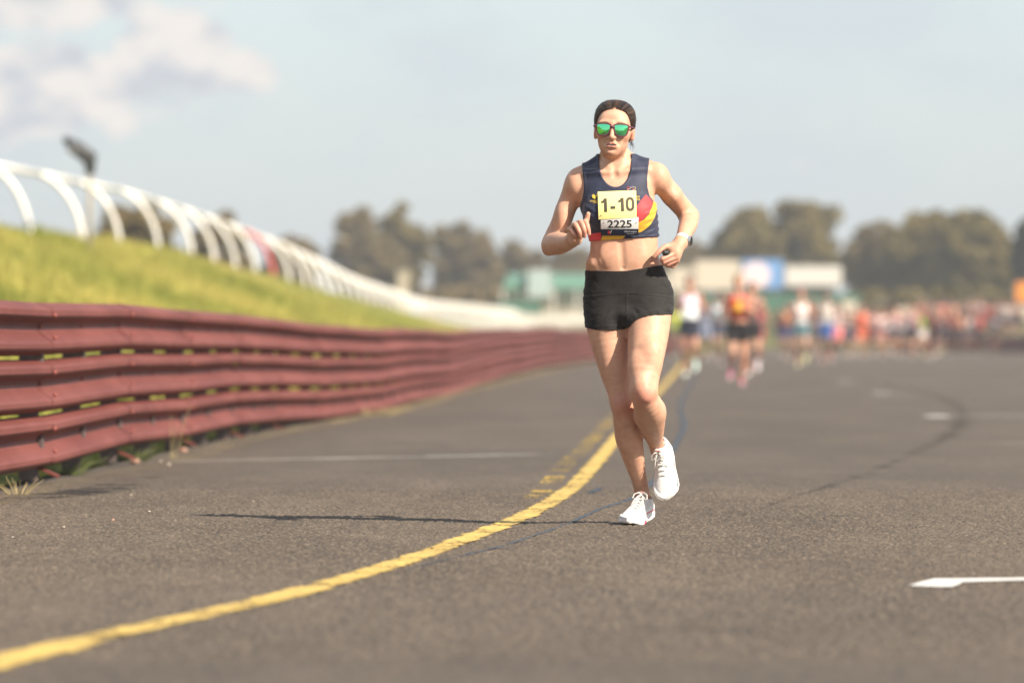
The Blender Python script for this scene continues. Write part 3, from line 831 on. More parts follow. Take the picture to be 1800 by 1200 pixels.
hoarding_wall("panel_fence", 1175, 1512, 516, 545, 318, dgreen_m, "green panel fence below the hoardings")
hoarding_wall("panel_fence", 874, 952, 529, 551, 338, dgreen_m, "green panel fence at the foot of the stand")
hoarding_wall("panel_fence", 872, 1060, 553, 569, 300, wht_m, "low white panel fence before the green stand")
hoarding_wall("advertising_board", 1478, 1506, 529, 552, 262, cream_m, "cream advertising board behind the white-topped runner", 3, "board")
hoarding_wall("advertising_board", 1572, 1607, 541, 572, 262, cream_m, "cream advertising board between the crowd and the hedge", 3, "board")
hoarding_wall("advertising_board", 1775, 1815, 537, 560, 262, cream_m, "cream advertising board below the orange sign", 3, "board")
board("sign", 1786, 1815, 494, 530, 262, orange_m, "orange sign panel on a post at the track's right end", 1, "sign", .62)
board("hoarding", 1150, 1180, 486, 512, 336, wht_m, "small white hoarding half hidden by the runner's hip", 1)
def stand():
    Y = 350; base = P(960, 560, 0, Y); base[2] = .75
    root = empty("grandstand", base); tag(root, "small green-roofed stand with a pale glazed bay at the track end", "building")
    pxbox(MB(), 888, 1062, 508, 575, Y, 4, base).build("wall", beige_m, root)
    a = P(882, 508, 0, Y) - base; b = P(1068, 486, 0, Y) - base
    MB().add([(a[0], -.9, a[2]), (b[0], -.9, a[2]), (b[0], 5, a[2]), (a[0], 5, a[2]), (a[0] + .4, -.2, b[2]), (b[0] - .4, -.2, b[2]), (b[0] - .4, 4.2, b[2] + .25), (a[0] + .4, 4.2, b[2] + .25)],
             [(3, 2, 1, 0), (4, 5, 6, 7), (0, 1, 5, 4), (1, 2, 6, 5), (2, 3, 7, 6), (3, 0, 4, 7)]).build("roof", green_m, root)
    bay = pxbox(MB(), 930, 968, 474, 522, Y, 1.2, base).build("glazed_bay", glass_m, root); bay.location = (0, -1.1, 0)
    for i in range(4):
        x = 930 + 38 / 3 * i
        pxbox(MB(), x - .9, x + .9, 474, 522, Y, .06, base).build("mullion", wht_m, bay).location = (0, -.05, 0)
    for i, px in enumerate((898, 914, 982, 1000, 1018, 1036)):
        w = pxbox(MB(), px, px + 11, 514, 528, Y, .06, base).build("window", glass_m, root); w.location = (0, -.035, 0)
    for px in (884, 926, 972, 1014, 1060):
        q = P(px, 508, 0, Y) - base
        MB().tube([(q[0], -.8, -.3), (q[0], -.8, q[2])], .06, 8).build("column", wht_m, root, True)
stand()
def pillar():
    base = P(709, 560, 0, 400); base[2] = .6
    root = empty("pillar", base); tag(root, "plain beige pillar rising behind the descending white rail", "pillar")
    t = P(709, 478, 0, 400)[2] - .6
    MB().box((0, 0, t / 2), (.8, .8, t)).build("shaft", plain("pillar_stone", (0.42, 0.36, 0.25), .8, .1), root)
    MB().box((0, 0, t + .06), (.95, .95, .12)).build("cap", plain("pillar_cap", (0.46, 0.40, 0.29), .8, .1), root)
pillar()
def guard_rail():
    Y = 234.0; x0 = 17.0; root = empty("guard_rail", (x0, Y, 0)); tag(root, "dark maroon guard rail before the spectators at the right", "barrier")
    mm = plain("dark_maroon_steel", (0.050, 0.024, 0.024), 0.55, 0.2)
    prof = [(-.15, 0), (-.11, -.075), (-.05, -.075), (0, 0), (.05, -.075), (.11, -.075), (.15, 0)]
    me = None; pm = None
    for i in range(11):
        for zc in (.22, .56):
            if me is None:
                V = [(e * 3.98, o + k_ * .004, z) for e in (0, 1) for k_ in (0, 1) for z, o in (prof if k_ == 0 else prof[::-1])]; n = 14
                m_ = MB(); m_.add(V, [(j, (j + 1) % n, n + (j + 1) % n, n + j) for j in range(n)]); o = m_.build("rail", mm, root); me = o.data
            else: o = link("rail", me, None, root)
            o.location = (i * 4 + .01, 0, zc)
        if pm is None: o = MB().box((0, .06, .36), (.1, .1, .76)).build("post", mm, root); pm = o.data
        else: o = link("post", pm, None, root)
        o.location = (i * 4 + .0, 0, 0)
guard_rail()

# ---- weeds and loose bits by the barrier
straw_m = plain("dry_straw", (0.36, 0.28, 0.13), 0.8, 0.25, 20); weed_m = plain("weed_green", (0.10, 0.12, 0.03), 0.8, 0.3, 20)
def weed(x, y, h, n, material, label, seed, spread=.1, heads=False):
    r = np.random.default_rng(seed); root = empty("weed", (x, y, 0)); tag(root, label, "weed", "weeds at the barrier foot")
    mb = MB(); hb = MB()
    for i in range(n):
        a = r.uniform(0, 6.28); L_ = h * r.uniform(.5, 1); s = spread * r.uniform(.3, 1)
        p0 = Vector((math.cos(a) * s * .25, math.sin(a) * s * .25, -.02)); p2 = Vector((math.cos(a) * s * 1.4, math.sin(a) * s * 1.4, L_)); p1 = (p0 + p2) / 2 + Vector((0, 0, L_ * .12))
        mb.tube([p0, p1, p2], [.0028, .002, .001], 4)
        if heads: hb.tube([p2 - (p2 - p1).normalized() * .03, p2, p2 + (p2 - p1).normalized() * .05], [.004, .010, .002], 5)
    mb.build("stalks", material, root)["kind"] = "stuff"
    if heads: hb.build("seed_heads", material, root)["kind"] = "stuff"
weed(float(barrier_x(26.2)) + .10, 26.2, .085, 16, straw_m, "pale dry grass tuft at the near end of the barrier", 1, .10)
weed(float(barrier_x(33.8)) + .14, 33.8, .40, 3, straw_m, "tall thin dry weed in front of the barrier", 2, .12)
weed(float(barrier_x(33.3)) - .02, 33.2, .09, 50, weed_m, "green weed clump under the barrier by the tall dry weed", 3, .16)
weed(float(barrier_x(30)) - .08, 29.8, .10, 60, weed_m, "green weed clump under the lowest barrier rail", 4, .22)
weed(float(barrier_x(53)) + .20, 52.5, .08, 50, straw_m, "sunlit straw clump where the barrier bends", 6, .26)
peb_m = plain("pale_pebble", (0.40, 0.33, 0.27), 0.8, 0.2); brick_m = plain("orange_chip", (0.30, 0.17, 0.12), 0.8, 0.2)
for i, (px, py, s, lab) in enumerate(((322, 795, .05, "orange stone chip lying under the barrier"), (236, 815, .055, "reddish stone lying by a barrier post foot"), (296, 818, .022, "white pebble on the track edge below the barrier"),
        (282, 812, .018, "small pale pebble beside the white pebble"), (198, 915, .014, "flat tan pebble on the left lane"), (112, 927, .010, "tiny pink pebble on the left lane"), (230, 871, .012, "pale pebble left of the shadow's tip"), (445, 882, .010, "tiny pebble above the shadow's tip"), (22, 945, .010, "tiny pebble near the thin crack"), (262, 900, .012, "pebble just before the shadow's tip"))):
    x, y = G(px, py)
    bm = bmesh.new(); bmesh.ops.create_icosphere(bm, subdivisions=2, radius=s)
    for v in bm.verts: v.co *= random.uniform(.8, 1.12); v.co.z *= .6
    me = bpy.data.meshes.new("pebble"); bm.to_mesh(me); bm.free()
    o = link("pebble", me, brick_m if i in (0, 1, 4) else peb_m); o.location = (x, y, s * .3); o.scale = (.6,) * 3; tag(o, lab, "pebble")

# ================================================================== PEOPLE
def skin_mat(name, tint_attr=True, base=(0.56, 0.33, 0.235)):
    m = Mat(name); m.set(Roughness=0.52); m.b.inputs['Specular IOR Level'].default_value = 0.36
    m.b.inputs['Subsurface Weight'].default_value = 0.12; m.b.inputs['Subsurface Radius'].default_value = (0.012, 0.005, 0.003); m.b.inputs['Subsurface Scale'].default_value = 1.0
    v = m.coord()
    f = m.noise(v, 26.0, 6.0, 0.72); g = m.noise(v, 170.0, 2.0, 0.6)
    src = m.attr('tint').outputs['Color'] if tint_attr else base
    c = m.mix(m.ramp(f, 0.40, 0.70, 0.0, 0.42), src, (0.42, 0.185, 0.125))
    c = m.mix(m.ramp(g, 0.62, 0.78, 0.0, 0.30), c, (0.36, 0.17, 0.10))
    m.color(c); m.bump(m.math('ADD', m.noise(v, 260.0, 3.0), m.math('MULTIPLY', m.noise(v, 60.0, 3.0), 0.5)), 0.20, 0.0018)
    return m.m

# ---- shoes (local frame: x across, y heel -> toe as -y, z up; heel at y=0)
def shoe_fields(h):
    W = interp([(-.012, .0), (0, .020), (.02, .031), (.06, .034), (.11, .034), (.16, .041), (.195, .0465), (.225, .043), (.250, .030), (.264, .014), (.272, .0)])
    BOT = interp([(-.01, .012), (.02, .003), (.06, 0), (.17, 0), (.22, .008), (.272, .026)])
    TOP = interp([(-.01, .060), (.03, .055), (.09, .048), (.17, .041), (.272, .046)])
    H = interp([(-.012, .040), (0, .082), (.015, .098), (.06, .102), (.085, .100), (.11, .090), (.14, .076), (.18, .062), (.22, .053), (.25, .045), (.272, .030)])
    f = Field((-.062, -.29, -.012), (.062, .03, .125), h)
    X, Y, Z = f.grid(); L_ = -Y
    w, bo, to, hh = W(L_), BOT(L_), TOP(L_), H(L_)
    side = np.abs(X + 0.006 * np.sin(np.clip(L_ / .27, 0, 1) * 3.1)) 
    r = .006
    fl = 1 + .10 * np.clip((to - Z) / .03, 0, 1)
    dx = side - (w * fl - r); dz = np.maximum(bo + r - Z, Z - (to - r))
    ends = np.maximum(-L_ - .010, L_ - .270)
    dsole = np.sqrt(np.maximum(dx, 0) ** 2 + np.maximum(dz, 0) ** 2) + np.minimum(np.maximum(dx, dz), 0) - r
    groove = .0016 * np.exp(-((Z - (bo + to) / 2 - .002) / .004) ** 2)
    dsole = np.maximum(dsole + groove, ends)
    q = (np.abs(side / np.maximum(w * .95, .004)) ** 2.3 + np.abs((Z - .024) / np.maximum(hh - .024, .006)) ** 2.3) ** (1 / 2.3)
    rho = np.sqrt(side ** 2 + (Z - .024) ** 2)
    dup = rho * (1 - 1 / np.maximum(q, .05)); dup = np.maximum(dup, np.maximum(-L_ - .006, L_ - .266)); dup = np.maximum(dup, .02 - Z)
    col = np.sqrt((X / .026) ** 2 + ((L_ - .042) / .036) ** 2) - 1
    dup = np.maximum(dup, -np.maximum(col * .026, .074 - Z))       # collar opening
    return f, dsole.astype(np.float32), dup.astype(np.float32)
def shoe_meshes(h):
    f, ds, du = shoe_fields(h)
    f.d = ds.copy(); A = f.extract()
    f.d = np.broadcast_to(du, f.n).astype(np.float32).copy(); B = f.extract()
    return A, B

# ---- generic runner for the pack, built once per pose: one continuous body, clothes cut from its own shape
def runner_pose(ph, male, h=0.011):
    """ph: stride (+1 her left knee up, -1 right); returns dict of (V, F) in metres, facing -y, feet at z=0"""
    lean = -.05
    sw = .185 if male else .165
    hipw = .085
    z_hip, z_sh, z_hd = .90, 1.39, 1.60
    def rows(*p): return [tuple(q) for q in p]
    T = [Loft([(1.46, -.06, .06, .05, .06, lean - .0), (1.42, -sw + .05, sw - .05, .065, .075, lean), (1.36, -sw + .01, sw - .01, .09, .09, lean), (1.26, -.15, .15, .105, .095, lean), (1.10, -.125, .125, .09, .085, lean * .6),
               (1.0, -.135, .135, .09, .09, lean * .3), (.90, -.165, .165, .09, .11, 0), (.82, -.15, .15, .07, .10, 0), (.78, -.08, .08, .04, .06, 0)], k=.02)]
    if not male: T += [Ell((s * .065, lean - .085, 1.27), (.055, .045, .05), k=.03) for s in (-1, 1)]
    neck = [Tube(rows((0, lean + .01, 1.40, .058), (0, lean - .01, 1.48, .054), (0, lean - .02, 1.54, .052)), k=.03)]
    hc = np.array((0, lean - .03, 1.62))
    head = [Ell(hc + (0, .015, .03), (.076, .095, .085), k=.02), Ell(hc + (0, -.025, -.04), (.060, .062, .082), k=.03), Ell(hc + (0, -.068, -.095), (.022, .018, .016), k=.025),
            Tube([(*(hc + (0, -.088, .01)), .009), (*(hc + (0, -.112, -.038)), .012)], k=.014), Ell(hc + (.073, .005, -.01), (.010, .02, .03), k=.008), Ell(hc + (-.073, .005, -.01), (.010, .02, .03), k=.008),
            Ell(hc + (.032, -.10, 0), (.018, .014, .011), k=.014, sign=-1), Ell(hc + (-.032, -.10, 0), (.018, .014, .011), k=.014, sign=-1), Ell(hc + (0, -.098, -.067), (.018, .012, .003), k=.006, sign=-1)]
    arms = []
    for s in (-1, 1):
        f = 1.0 if s == ph else -1.0      # f>0: elbow behind
        sh = np.array((s * sw, lean, 1.375))
        el = sh + (s * .075, .17 if f > 0 else .03, -.235)
        wr = el + ((-s * .02, -.22, .06) if f > 0 else (-s * .12, -.205, .075))
        am = 1.12 if male else 1.0
        arms.append(Tube([(*(sh + (-s * .03, 0, .015)), .048 * am), (*sh, .050 * am), (*(sh * .6 + el * .4), .044 * am), (*el, .037 * am), (*(el * .65 + wr * .35), .040 * am), (*wr, .027)], k=.025))
        d = (wr - el) / np.linalg.norm(wr - el)
        pc = wr + d * .055
        arms.append(Ell(pc, (.034, .042, .040), k=.02))
        for i in range(4):
            b = pc + np.array((s * .012 * 0 - s * .010, -.022, .026 - i * .017)); arms.append(Tube([(*b, .010), (*(b + (-s * .012, -.02, -.002)), .010), (*(b + (-s * .028, -.008, -.004)), .009)], k=.004))
        arms.append(Tube([(*(pc + (-s * .01, .0, .03)), .011), (*(pc + (-s * .022, -.022, .044)), .010), (*(pc + (-s * .026, -.04, .045)), .009)], k=.006))
    legs, feet = [], []
    for s in (-1, 1):
        hp = np.array((s * hipw, 0, z_hip - .02))
        if s == ph:   # swinging leg, knee up in front, shank folded back
            kn = hp + (s * .005, -.20, -.345); an = kn + (s * .015, .30, -.20); toe = np.array((s * .02, -.45, -.89))
        else:
            kn = hp + (s * .0, -.06, -.395); an = np.array((s * .055, .06, .105)); toe = np.array((s * .12, -.985, -.10))
        legs.append(Tube([(*(hp + (0, 0, .05)), .090), (*hp, .092), (*(hp * .6 + kn * .4), .076), (*(hp * .2 + kn * .8), .058), (*kn, .053)], k=.02))
        mid = kn * .68 + an * .32
        back = np.array((0, .02, 0)) if s != ph else np.array((0, .0, -.02))
        legs.append(Tube([(*kn, .051), (*(kn * .85 + an * .15 + back * .4), .050), (*(mid + back), .055), (*(kn * .4 + an * .6 + back * .5), .043), (*(kn * .12 + an * .88), .033), (*an, .034)], k=.015))
        feet.append((an, toe / np.linalg.norm(toe), s))
    lo, hi = (-.42, -.50, -.02), (.42, .50, 1.78)
    fT = Field(lo, hi, h).add_all(T + neck); dT = fT.d.copy()
    fL = Field(lo, hi, h).add_all(T[:1] + legs); dL = fL.d
    out = {}
    fb = Field(lo, hi, h).add_all(T + neck + head + arms + legs)
    out['body'] = fb.extract()
    X, Y, Z = fb.grid()
    arm_cut = poly_sdf(np.abs(X), Z, [(sw - .045, 1.50), (sw - .050, 1.36), (sw - .03, 1.28), (.36, 1.25), (.36, 1.5)])
    nk = np.sqrt((X / .075) ** 2 + ((Z - 1.47) / .115) ** 2) - 1
    hem = 1.06 if not male else .93
    if not male and ph > 0: hem = .98
    fb.d = np.maximum(np.maximum(np.maximum(dT - .009, -arm_cut), -nk * .075), hem - Z).astype(np.float32); out['top'] = fb.extract()
    fb.d = np.maximum(np.maximum(dL - .011, Z - 1.0), (.70 if not male else .62) - Z).astype(np.float32); out['shorts'] = fb.extract()
    hs = Field(hc - .2, hc + .2, h * .8)
    hs.add_all([Ell(hc + (0, .022, .038), (.083, .10, .088), k=.01), Ell(hc + (0, .11, .02), (.035, .035, .035), k=.02)] + ([Tube([(*(hc + (0, .12, .03)), .022), (*(hc + (0, .17, -.05)), .020), (*(hc + (0, .155, -.13)), .006)], k=.02)] if not male else []))
    hs.add(Ell(hc + (0, -.10, -.025), (.064, .105, .088), k=.012, sign=-1)); 
    X, Y, Z = hs.grid(); hs.d = np.maximum(hs.d, hc[2] - .09 - Z - (Y - hc[1]) * .9).astype(np.float32)
    out['hair'] = hs.extract()
    A, B = shoe_meshes(.008)
    for (an, L_, s), nm in zip(feet, ('shoe_r', 'shoe_l')):
        Lw = Vector(L_); 
        side = Vector((1, 0, 0)); side = (side - Lw * side.x).normalized(); up = (-Lw).cross(side) * -1
        if up.dot(Vector((0, -.3, 1))) < 0: up = -up
        M = np.array((side, -Lw, up)).T
        heel = an - M @ np.array((0, -.045, .095))
        out[nm + '_sole'] = (A[0] @ M.T + heel, A[1]); out[nm] = (B[0] @ M.T + heel, B[1])
    # stand it on its lowest point
    zmin = min(out[k_][0][:, 2].min() for k_ in out)
    return {k_: (v[0] - (0, 0, zmin), v[1]) for k_, v in out.items()}

_mats = {}
def cloth(col, rough=0.75):
    g_ = sum(col) / 3; col = tuple(c * .86 + g_ * .14 for c in col)
    key = ('c',) + tuple(col)
    if key not in _mats: _mats[key] = plain("cloth_%d" % len(_mats), lin(*col), rough, 0.12, 14, .3)
    return _mats[key]
_skin = {}
def bskin(col):
    if col not in _skin: _skin[col] = skin_mat("pack_skin_%d" % len(_skin), False, lin(*col))
    return _skin[col]
POSES = {}
def pose_meshes(ph, male):
    if (ph, male) not in POSES:
        d = runner_pose(ph, male)
        POSES[(ph, male)] = {k_: mesh_from(k_.split('_')[0] if 'sole' not in k_ else 'sole', v[0], v[1], True) for k_, v in d.items()}
        for me in POSES[(ph, male)].values(): me.materials.append(None)
    return POSES[(ph, male)]
def slot(o, m):
    o.material_slots[0].link = 'OBJECT'; o.material_slots[0].material = m
def pack_runner(px, feet_py, head_py, top, shorts, shoe, hair, skin, label, ph=1, male=False, Y=None, z=0.0, yaw=0.0, group="runners in the pack behind", extra=None):
    Y = Y or G(px, feet_py)[1]
    x = (px - 900) / F * Y
    hgt = CAM_H - (head_py - HORIZON) / F * Y - z if head_py else (1.74 if male else 1.64)
    sc = max(.9, min(1.1, hgt / 1.74))
    root = empty("person", (x, Y, z)); root.scale = (sc,) * 3; root.rotation_euler = (0, 0, yaw)
    tag(root, label, "person", group)
    ms = pose_meshes(ph, male)
    for k_, nm, m in (('body', 'body', bskin(skin)), ('top', 'singlet', cloth(top)), ('shorts', 'shorts', cloth(shorts)), ('hair', 'hair', cloth(hair, .55))):
        o = link(nm, ms[k_], None, root); slot(o, m)
    for k_ in ('shoe_r', 'shoe_l'):
        o = link('shoe', ms[k_], None, root); slot(o, cloth(shoe))
        s_ = link('sole', ms[k_ + '_sole'], None, o); slot(s_, cloth((225, 222, 218)))
    if extra: extra(root)
    return root
SK1, SK2, SK3, SK4 = (186, 138, 114), (142, 110, 97), (192, 148, 128), (112, 80, 66)
WHT, BLK, NAVY, RED = (236, 232, 230), (30, 30, 34), (38, 46, 82), (196, 40, 38)
BR, DK, BL = (64, 46, 36), (34, 28, 26), (150, 116, 76)
def bib_on(col, w=.20, hh=.16, z=1.13, y=-.155):
    def f(root):
        V = []; n = 7
        for i in range(n):
            u = -1 + 2 * i / (n - 1)
            for v in (0, 1):
                for t in (0, .004): V.append((u * w / 2, y - t + .03 * u * u, z + v * hh))
        q = []
        for i in range(n - 1):
            a = i * 4; b = a + 4
            q += [(a + 1, b + 1, b + 3, a + 3), (a, a + 2, b + 2, b), (a + 2, a + 3, b + 3, b + 2), (a, b, b + 1, a + 1)]
        q += [(0, 1, 3, 2), (4 * n - 4, 4 * n - 2, 4 * n - 1, 4 * n - 3)]
        link("race_bib", mesh_from("race_bib", V, q, False), cloth(col), root)
    return f
pack_runner(1212, 661, 482, (214, 206, 226), (40, 44, 60), (206, 240, 226), BR, SK1, "runner in pale lilac singlet with a large white bib and mint shoes", 1, False, extra=bib_on((236, 246, 248), .27, .25, .99, -.168))
pack_runner(1297, 677, 481, (206, 40, 36), (26, 24, 28), (232, 96, 140), BL, SK1, "runner in red top with a yellow bib and pink shoes", -1, False, extra=bib_on((250, 184, 50), .16, .16, 1.15, -.192))
pack_runner(1322, 660, 492, (112, 84, 80), (36, 34, 38), (232, 214, 224), BR, SK1, "runner in dull brown top with pale shoes, close behind the pink-shoed one", 1, False)
pack_runner(1263, 640, 510, (196, 208, 214), (60, 66, 84), (150, 130, 120), DK, SK2, "runner in pale blue-grey top between lilac and red runners", -1, False)
pack_runner(1240, 632, 520, (150, 156, 178), (120, 128, 150), (150, 120, 104), BR, SK2, "grey-blue clad runner just behind the lilac one", 1, True)
pack_runner(1187, 628, 530, (206, 222, 70), (90, 96, 60), (120, 120, 112), DK, SK2, "runner in lime top mostly hidden by the leading runner", 1, False)
pack_runner(1333, 634, 528, (206, 66, 84), (170, 40, 56), (96, 80, 84), DK, SK2, "runner in crimson kit behind the dull brown-topped one", -1, True)
pack_runner(1408, 644, 507, (236, 226, 222), (76, 112, 120), (206, 206, 110), (170, 96, 84), SK3, "runner in white singlet, teal shorts and yellow-green shoes", 1, False)
pack_runner(1427, 634, 520, (150, 110, 90), (80, 74, 74), (110, 100, 96), BR, SK2, "brown-topped runner right behind the white singlet", -1, True)
pack_runner(1385, 634, 528, (226, 150, 104), (52, 62, 98), (206, 176, 160), BR, SK2, "runner in apricot top and navy shorts left of the white singlet", -1, False)
pack_runner(1452, 633, 508, (206, 198, 186), (52, 86, 150), (180, 80, 66), BR, SK2, "tall runner in beige top and bright blue shorts", 1, True, Y=150)
rr = random.Random(5)
crowd = [(1372, 627, (110, 70, 90), NAVY, "plum top and navy shorts"), (1438, 624, (186, 178, 186), BLK, "silver top and black shorts"), (1484, 624, (206, 180, 176), (40, 44, 70), "dusty pink top and dark blue shorts"),
         (1497, 628, (176, 150, 140), NAVY, "taupe top and navy shorts"), (1515, 630, (250, 92, 50), (206, 96, 60), "bright orange shirt and rust shorts"), (1533, 626, (200, 130, 130), BLK, "rose singlet and black shorts"),
         (1546, 628, (214, 190, 190), (150, 96, 90), "blush singlet and brick shorts"), (1560, 624, (206, 206, 210), (100, 60, 60), "pale grey singlet and maroon shorts"), (1574, 628, (190, 150, 150), (60, 56, 60), "mauve singlet and charcoal shorts"),
         (1588, 624, (226, 220, 216), (84, 60, 60), "off-white shirt and brown shorts"), (1600, 629, (150, 120, 130), BLK, "dusk-purple top and black shorts"), (1612, 622, (200, 160, 160), (50, 48, 56), "faded pink shirt and grey shorts"),
         (1624, 627, (160, 220, 60), (216, 206, 196), "lime green shirt with white shorts"), (1640, 630, (120, 70, 66), (60, 40, 40), "dark rust top and brown shorts"), (1664, 620, (226, 212, 210), (70, 60, 62), "white shirt and dark shorts"),
         (1466, 620, (150, 146, 150), (70, 60, 70), "mid grey shirt and plum shorts"), (1524, 620, (196, 176, 150), (70, 60, 56), "sand-coloured shirt and dark brown shorts"), (1652, 622, (90, 70, 76), BLK, "charcoal shirt and black shorts"),
         (1553, 620, (150, 90, 84), (46, 46, 60), "terracotta shirt and ink-blue shorts"), (1636, 619, (70, 80, 76), BLK, "dark green-grey shirt and black shorts"), (1581, 619, (170, 170, 176), NAVY, "light grey shirt and navy shorts"), (1605, 618, (206, 150, 120), (40, 40, 44), "tan shirt and black shorts")]
for i, (px, py, t, s_, d) in enumerate(crowd):
    pack_runner(px, py, None, t, s_, rr.choice([(206, 196, 190), (188, 162, 150), (120, 110, 106), (226, 214, 130)]), rr.choice([BR, DK, BL]), rr.choice([SK1, SK2, SK3]), "distant pack runner in " + d, 1 if i % 2 else -1, i % 3 != 0, yaw=rr.uniform(-.25, .25), group="distant runners in the pack")
spect = [(1618, (176, 60, 56), "brick red jacket"), (1628, (140, 76, 60), "russet jumper"), (1654, (206, 96, 80), "coral jumper"), (1642, (70, 110, 100), "sea green jacket"), (1676, (196, 140, 112), "tan coat"), (1702, (96, 100, 112), "slate jacket"),
         (1703, (206, 130, 104), "peach shirt"), (1736, (190, 52, 54), "scarlet jacket"), (1758, (170, 150, 148), "stone grey coat"), (1768, (200, 186, 184), "pale grey jumper"), (1722, (150, 146, 160), "lavender grey shirt")]
for i, (px, t, d) in enumerate(spect):
    Y = 241 + rr.uniform(0, 9)
    pack_runner(px, 0, None, t, rr.choice([(40, 42, 52), BLK, (60, 56, 70)]), DK, rr.choice([BR, DK, BL]), rr.choice([SK1, SK2]), "spectator in " + d + " behind the dark guard rail", 1 if i % 2 else -1, i % 2 == 0, Y=Y, z=.58, yaw=rr.uniform(-.6, .6), group="spectators behind the guard rail")
more = [(1395, 622, (60, 56, 70), BLK, "dark violet top and black shorts"), (1418, 621, (120, 60, 56), NAVY, "oxblood shirt and navy shorts"), (1446, 620, (54, 60, 66), (40, 40, 46), "graphite kit"), (1470, 634, (226, 196, 190), (232, 120, 112), "pale top and long salmon pink shorts"),
        (1507, 619, (64, 56, 58), BLK, "umber shirt and black shorts"), (1538, 619, (96, 66, 76), BLK, "wine-red shirt and black shorts"), (1567, 618, (60, 70, 90), BLK, "steel blue shirt and black shorts"), (1592, 617, (120, 84, 76), (50, 40, 40), "cocoa shirt and brown shorts"),
        (1646, 617, (60, 50, 52), BLK, "near-black shirt and black shorts"), (1672, 624, (150, 76, 70), (46, 40, 44), "rosewood shirt and dark shorts"), (1657, 615, (60, 76, 70), BLK, "bottle green shirt and black shorts"), (1689, 624, (190, 130, 104), (52, 46, 50), "apricot-tan shirt and grey-brown shorts"), (1704, 623, (216, 208, 206), (70, 64, 70), "chalk white shirt and slate shorts"), (1722, 624, (200, 90, 84), (50, 46, 52), "tomato red shirt and dark shorts"), (1748, 622, (120, 120, 136), BLK, "pewter shirt and black shorts"), (1770, 612, (206, 150, 130), (60, 54, 60), "pale terracotta shirt and dusky shorts")]
for i, (px, py, t, s_, d) in enumerate(more):
    pack_runner(px, py, None, t, s_, rr.choice([(90, 84, 84), (150, 110, 96), (60, 56, 56)]), rr.choice([BR, DK]), rr.choice([SK2, SK4]), "distant pack runner in " + d, 1 if i % 2 else -1, i % 2 != 0, yaw=rr.uniform(-.4, .4), group="distant runners in the pack")
spect2 = [(1690, (64, 54, 56), "umber coat"), (1714, (190, 120, 100), "salmon coat"), (1745, (196, 60, 60), "vermilion coat"), (1752, (110, 64, 58), "chestnut jacket"), (1775, (206, 196, 190), "cream coat"), (1784, (120, 110, 108), "mouse grey jumper"), (1792, (90, 56, 54), "maroon coat"), (1667, (80, 66, 62), "dark taupe coat"), (1634, (60, 66, 62), "dark moss coat")]
for i, (px, t, d) in enumerate(spect2):
    pack_runner(px, 0, None, t, rr.choice([(40, 42, 52), BLK]), DK, rr.choice([BR, DK]), SK2, "spectator in " + d + " behind the dark guard rail", 1 if i % 2 else -1, i % 2 == 1, Y=247 + rr.uniform(0, 8), z=.58, yaw=rr.uniform(-.6, .6), group="spectators behind the guard rail")

def haze():
    x, y0, y1, z0, z1 = 3560, -320, 3560, -1.05, 16.0
    me = mesh_from("haze", [(a, b, c) for c in (z0, z1) for b in (y0, y1) for a in (-x, x)], [(0, 2, 3, 1), (4, 5, 7, 6), (0, 1, 5, 4), (2, 6, 7, 3), (0, 4, 6, 2), (1, 3, 7, 5)])
    m = bpy.data.materials.new("haze_air"); m.use_nodes = True; t = m.node_tree; t.nodes.clear()
    v = t.nodes.new('ShaderNodeVolumePrincipled'); v.inputs['Color'].default_value = (.97, .98, 1, 1); v.inputs['Density'].default_value = HAZE; v.inputs['Anisotropy'].default_value = 0.2
    o = t.nodes.new('ShaderNodeOutputMaterial'); t.links.new(v.outputs[0], o.inputs['Volume'])
    tag(link("haze", me, m), "thin pale haze lying over the whole track", None, None, 'stuff')
HAZE = 0.00042
haze()

